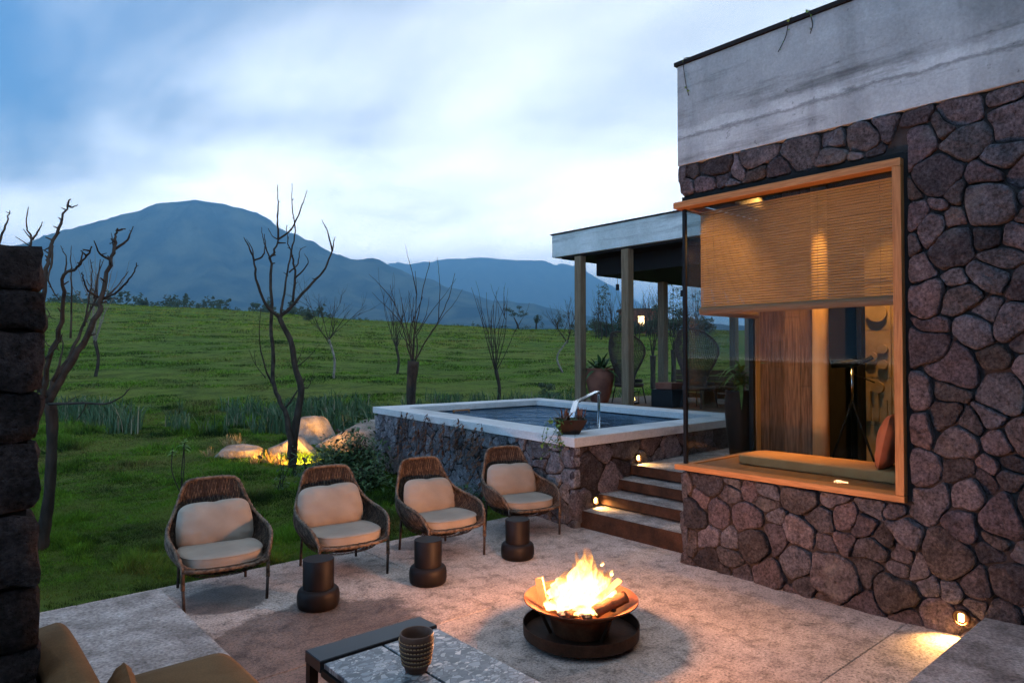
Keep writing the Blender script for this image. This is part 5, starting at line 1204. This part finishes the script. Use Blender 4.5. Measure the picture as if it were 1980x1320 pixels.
for k, (px, f, H, w_) in enumerate(((1122, 124, 3.0, 5), (1150, 120, 3.6, 6), (1180, 118, 4.2, 7), (1212, 116, 4.4, 7), (1268, 114, 4.6, 7), (1295, 112, 4.8, 7), (1325, 110, 4.6, 7), (1358, 108, 4.6, 7), (1062, 26, .8, .9), (597, 120, 2.2, 2.6))):
    g = random.Random(200+k); x, y, z = gpos(px, f); mb = MB(); leafy(mb, (x, y, z+H*.4), (w_*.5, w_*.5, H*.42), 1100, H*.05, g)
    o = mb.build('shrub', MT['leaf_far']); tag(o, ['low dark shrub of the thicket in front of the far lodge', 'grassy shrub standing alone on the pasture behind the pool', 'lone dark shrub on the pasture ridge'][0 if k < 8 else k-7], 'shrub', 'thicket shrubs' if k < 8 else None)
g = random.Random(9); mb = MB()
for k in range(210):
    px = g.uniform(-150, 640) if k < 150 else g.uniform(640, 1060); f = g.uniform(300, 430); x, y, z = gpos(px, f); H = g.uniform(2.5, 9) if px < 640 else g.uniform(1.5, 4)
    w_ = g.uniform(4, 9); leafy(mb, (x, y, z+H*.4), (w_*.5, w_*.5, H*.45), 70, H*.11, g)
tag(mb.build('treeline', MT['leaf_far']), 'distant dark belt of woodland below the mountain', kind='stuff')
# far lodge with a lit window
x, y, z = gpos(1243, 128); ld = thing('far_lodge', 'small far lodge with red walls and lit windows', 'building', (x, y, z))
def ob(mb, r0, r1, f0_, f1_, z0, z1):
    c = Vector((x, y, z))+RT*(r0+r1)/2+FH*(f0_+f1_)/2+Vector((0, 0, (z0+z1)/2)); return mb.obox(c, RT*(r1-r0)/2, FH*(f1_-f0_)/2, (0, 0, (z1-z0)/2))
ob(MB(), -3.6, 3.9, 0, 6, -1, 4.4).build('wall', MT['terracotta'], ld); ob(MB(), -4, 4.3, -.4, 6.4, 4.402, 4.75).build('roof', MT['plank'], ld)
for r0, r1, z0, z1 in ((-.9, .25, 1.5, 3.3), (-3.2, -2.7, 2.0, 3.0)):
    wn = ob(MB(), r0-.1, r1+.1, -.05, -.004, z0-.1, z1+.1).build('window', MT['plank'], ld); ob(MB(), r0, r1, -.09, -.054, z0, z1).build('pane', MT['lit_window'], wn)

# ------------------------------------------------------------------ garden bushes and seedlings
def bush(name, lb, c, sz, n, lf, m, seed, stems=8, group=None, droop=.5):
    g = random.Random(seed); t = thing(name, lb, 'shrub', c, group); mb = MB(); sm = MB(); c = Vector(c)
    for k in range(stems):
        a = g.uniform(0, 6.28); tip = c+Vector((math.cos(a)*sz[0]*.7*g.random(), math.sin(a)*sz[1]*.7*g.random(), sz[2]*g.uniform(.6, 1)));sm.tube([c+Vector((g.gauss(0, .04), g.gauss(0, .04), -.03)), c.lerp(tip, .5)+Vector((g.gauss(0, .04), g.gauss(0, .04), .03)), tip], [.009, .006, .003], 5)
    for k in range(n):
        d = Vector((g.gauss(0, 1), g.gauss(0, 1), abs(g.gauss(0, 1)))).normalized()*g.random()**.45; w_ = 1+.25*math.sin(d.x*7+seed)+.2*math.sin(d.y*9+d.z*5)
        p = c+Vector((d.x*sz[0]*w_, d.y*sz[1]*w_, d.z*sz[2]*w_)); a = g.uniform(0, 6.28); e = g.uniform(-.3, .9)
        strap_leaf(mb, p, (math.cos(a)*math.cos(e), math.sin(a)*math.cos(e), math.sin(e)), lf*g.uniform(.6, 1.3), lf*.33, droop, 3)
    tag(mb.build('foliage', MT[m], t), kind='stuff'); tag(sm.build('stems', MT['twig'], t), kind='stuff'); return t
x, y, z = gpos(688, 12.0); bush('leafy_bush', 'dense dark leafy bush at the corner of the pool wall', (x, y, z), (.62, .62, .86), 1900, .13, 'leaf', 1, 22)
x, y, z = gpos(640, 12.3); bush('leafy_bush', 'lower dark bush between the forked tree and the pool bush', (x, y, z), (.42, .42, .55), 800, .12, 'leaf', 2, 12)
x, y, z = gpos(705, 10.9); bush('leafy_bush', 'low dark bush on the lawn between second and third lounge chairs', (x, y, z), (.5, .5, .42), 900, .11, 'leaf', 6, 12)
x, y, z = gpos(890, 9.6); bush('leafy_bush', 'small green bush between lounge chairs at the pool wall', (x, y, z), (.42, .36, .34), 600, .09, 'leaf', 3, 10)
for k, (px, f, h) in enumerate(((545, 10.9, .62), (590, 11.6, .5), (612, 10.6, .66), (572, 12.2, .45), (648, 10.9, .5))):
    x, y, z = gpos(px, f); bush('dark_seedling', 'spindly dark seedling in the lawn before the forked tree', (x, y, z), (.12, .12, h), 70, .09, 'leaf', 20+k, 4, 'dark seedlings in the lawn')
def sapling(lb, px, f, h, seed):
    g = random.Random(seed); x, y, z = gpos(px, f); t = thing('sapling', lb, 'plant', (x, y, z)); b = Vector((x, y, z-.03)); mb = MB(); sm = MB()
    for k in range(3):
        tip = b+RT*g.uniform(-.22, .16)+FH*g.uniform(-.1, .1)+Vector((0, 0, h*g.uniform(.75, 1))); c = catmull([b, b.lerp(tip, .5)+RT*g.gauss(0, .02), tip], 4); sm.tube(c, [.008]*len(c), 5)
        for q in range(14):
            a = g.uniform(0, 6.28); e = g.uniform(-.2, .9); strap_leaf(mb, tip-Vector((0, 0, g.random()*.12)), (math.cos(a)*math.cos(e), math.sin(a)*math.cos(e), math.sin(e)), g.uniform(.07, .13), .035, .5, 3)
    tag(mb.build('leaves', MT['leaf_bright'], t), kind='stuff'); tag(sm.build('stems', MT['twig'], t), kind='stuff')
sapling('young three stemmed sapling in the lawn behind the first lounge chair', 352, 10.6, .85, 5)

# ------------------------------------------------------------------ grass, reeds and dry tufts
def outside(x, y, m=0.0):
    ok = np.ones(len(x), bool); ok &= ~((y < 6.67-.09*vn(x*7, y*0, 5)) & (x < 6.4)); ok &= ~((x > 5.6) & (y < 5.4))
    inside = np.ones(len(x), bool)
    for i in range(4):
        a, b = OC[i], OC[(i+1) % 4]; e = b-a; cr = e.x*(y-a.y)-e.y*(x-a.x); cc = e.x*(8.5-a.y)-e.y*(8.3-a.x)
        inside &= (cr*cc > 0)
    ok &= ~inside; ok &= ~((x > 10.9) & (x < 18.2) & (y < 11.4)); return ok
def blades(name, lb, n, f1, f2, p1, p2, hfun, wfun, cfun, mask=None, seg=1, lean=.5, seed=0, mat_='blade'):
    rg = np.random.default_rng(seed); f = f1*(f2/f1)**rg.random(n); px = rg.uniform(p1, p2, n); r = (px-990)/1320*f
    x, y = FX*f+FY*r, FY*f-FX*r; k = outside(x, y)
    if mask is not None: k &= mask(f, px, x, y, rg)
    f, r, x, y = f[k], r[k], x[k], y[k]; n = len(f); z = ter(f, r)-.01
    h = hfun(f, x, y, rg); wd = wfun(f, rg); a = rg.uniform(0, 2*np.pi, n); la = rg.uniform(0, 2*np.pi, n); ll = np.abs(rg.normal(0, lean, n))
    sx, sy = np.cos(a)*wd/2, np.sin(a)*wd/2; B = np.stack([x, y, z], 1); S_ = np.stack([sx, sy, 0*sx], 1); D = np.stack([np.cos(la)*ll*h, np.sin(la)*ll*h, h], 1)
    col = cfun(f, x, y, rg); nv = 2*seg+1; V = np.zeros((n, nv, 3)); C_ = np.repeat(col[:, None, :], nv, 1)
    for s in range(seg):
        t = s/seg; V[:, 2*s] = B+D*np.array([t*t, t*t, t])-S_*(1-t*.5); V[:, 2*s+1] = B+D*np.array([t*t, t*t, t])+S_*(1-t*.5)
    V[:, -1] = B+D*(np.array([1, 1, 1.0])-np.array([0, 0, .22])*(seg > 1))
    F_ = []; base = np.arange(n)[:, None]*nv
    for s in range(seg-1): F_ += [base+np.array([[2*s, 2*s+1, 2*s+3]]), base+np.array([[2*s, 2*s+3, 2*s+2]])]
    F_.append(base+np.array([[2*seg-2, 2*seg-1, 2*seg]]))
    o = npmesh(name, V.reshape(-1, 3), np.concatenate(F_), MT[mat_], col=C_.reshape(-1, 3)); return tag(o, lb, kind='stuff')
GC = [np.array(c) for c in ((.007, .018, .003), (.068, .145, .010), (.095, .090, .022), (.19, .155, .06))]
def lawn_col(f, x, y, rg):
    a = fbm(x*.9, y*.9, 4, 21); dry = np.clip((fbm(x*.55, y*.55, 4, 33)-.52)*6, 0, 1)*.75; t = np.clip(rg.normal(.42, .3, len(f))+(a-.47)*2.8+(vn(x*6, y*6, 71)-.5)*1.1*np.clip(14/f, .2, 1), 0, 1)[:, None]
    c = GC[0]*(1-t)+GC[1]*t; d = (dry*(rg.random(len(f)) < .75))[:, None]; c = c*(1-d)+(GC[2]*.6+GC[3]*.4)*d
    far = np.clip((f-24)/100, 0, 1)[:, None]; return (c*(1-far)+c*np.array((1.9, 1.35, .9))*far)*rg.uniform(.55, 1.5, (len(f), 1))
tus = lambda x, y: np.clip((fbm(x*1.5, y*1.5, 3, 41)-.40)*5, .3, 2.3)
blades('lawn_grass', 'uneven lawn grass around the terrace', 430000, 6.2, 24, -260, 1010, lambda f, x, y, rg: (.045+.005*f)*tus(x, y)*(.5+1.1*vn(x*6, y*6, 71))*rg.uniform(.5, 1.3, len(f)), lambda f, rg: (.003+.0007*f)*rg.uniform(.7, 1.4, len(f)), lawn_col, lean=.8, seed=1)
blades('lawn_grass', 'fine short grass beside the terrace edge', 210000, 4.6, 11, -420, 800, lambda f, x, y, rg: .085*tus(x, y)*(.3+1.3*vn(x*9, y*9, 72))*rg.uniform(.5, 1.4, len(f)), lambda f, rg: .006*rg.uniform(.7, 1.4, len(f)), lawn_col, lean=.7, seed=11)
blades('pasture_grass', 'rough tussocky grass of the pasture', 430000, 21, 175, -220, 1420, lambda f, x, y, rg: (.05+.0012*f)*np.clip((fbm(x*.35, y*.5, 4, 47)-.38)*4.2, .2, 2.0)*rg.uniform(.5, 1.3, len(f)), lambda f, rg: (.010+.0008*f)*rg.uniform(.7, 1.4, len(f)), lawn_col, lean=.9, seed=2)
def reed_mask(f, px, x, y, rg):
    g_ = fbm(px/50, f*.6, 3, 61); left = (f > 17.4) & (f < 22.5) & (px > 90) & (px < 740) & (g_ > .43); back = (f > 17) & (f < 26) & (px > 740) & (px < 1330) & (g_ > .46); return left | back
def reed_col(f, x, y, rg):
    t = rg.random((len(f), 1)); c = np.array((.022, .050, .022))*(1-t)+np.array((.060, .105, .055))*t; d = rg.random((len(f), 1)) < .09; return np.where(d, np.array((.16, .15, .10)), c)
blades('reeds', 'strip of long bladed reeds along the ditch', 26000, 17, 26, 80, 1330, lambda f, x, y, rg: rg.uniform(.25, .95, len(f))*np.clip(.5+fbm(x*.5, y*.5, 2, 5), .5, 1.3), lambda f, rg: rg.uniform(.018, .036, len(f)), reed_col, reed_mask, seg=3, lean=.42, seed=3)
def dry_col(f, x, y, rg): t = rg.random((len(f), 1)); return np.array((.16, .10, .04))*(1-t)+np.array((.32, .23, .11))*t
for k, (px, f, n, h, sp_) in enumerate(((520, 13.55, 60, .42, .10), (497, 13.5, 60, .3, .14), (545, 13.4, 50, .3, .12), (408, 14.2, 50, .34, .10), (458, 15.3, 70, .5, .12), (442, 15.6, 50, .4, .10))):
    rg_ = np.random.default_rng(300+k); x, y, z = gpos(px, f); mb = MB()
    for q in range(n):
        a = rg_.uniform(0, 6.28); e = rg_.uniform(.7, 1.5); strap_leaf(mb, (x+rg_.normal(0, sp_*.5), y+rg_.normal(0, sp_*.5), z-.02), (math.cos(a)*math.cos(e), math.sin(a)*math.cos(e), math.sin(e)), h*rg_.uniform(.5, 1.1), .012, .25, 4)
    MT.setdefault('dry', mat('dry grass', (.20,.13,.05), (.36,.26,.12), 8, .8))
    t = thing('grass_tuft', 'tuft of tall dry grass glowing beside the lit boulders', 'grass tuft', (x, y, z), 'dry grass tufts around the boulders'); tag(mb.build('blades', MT['dry'], t), kind='stuff')
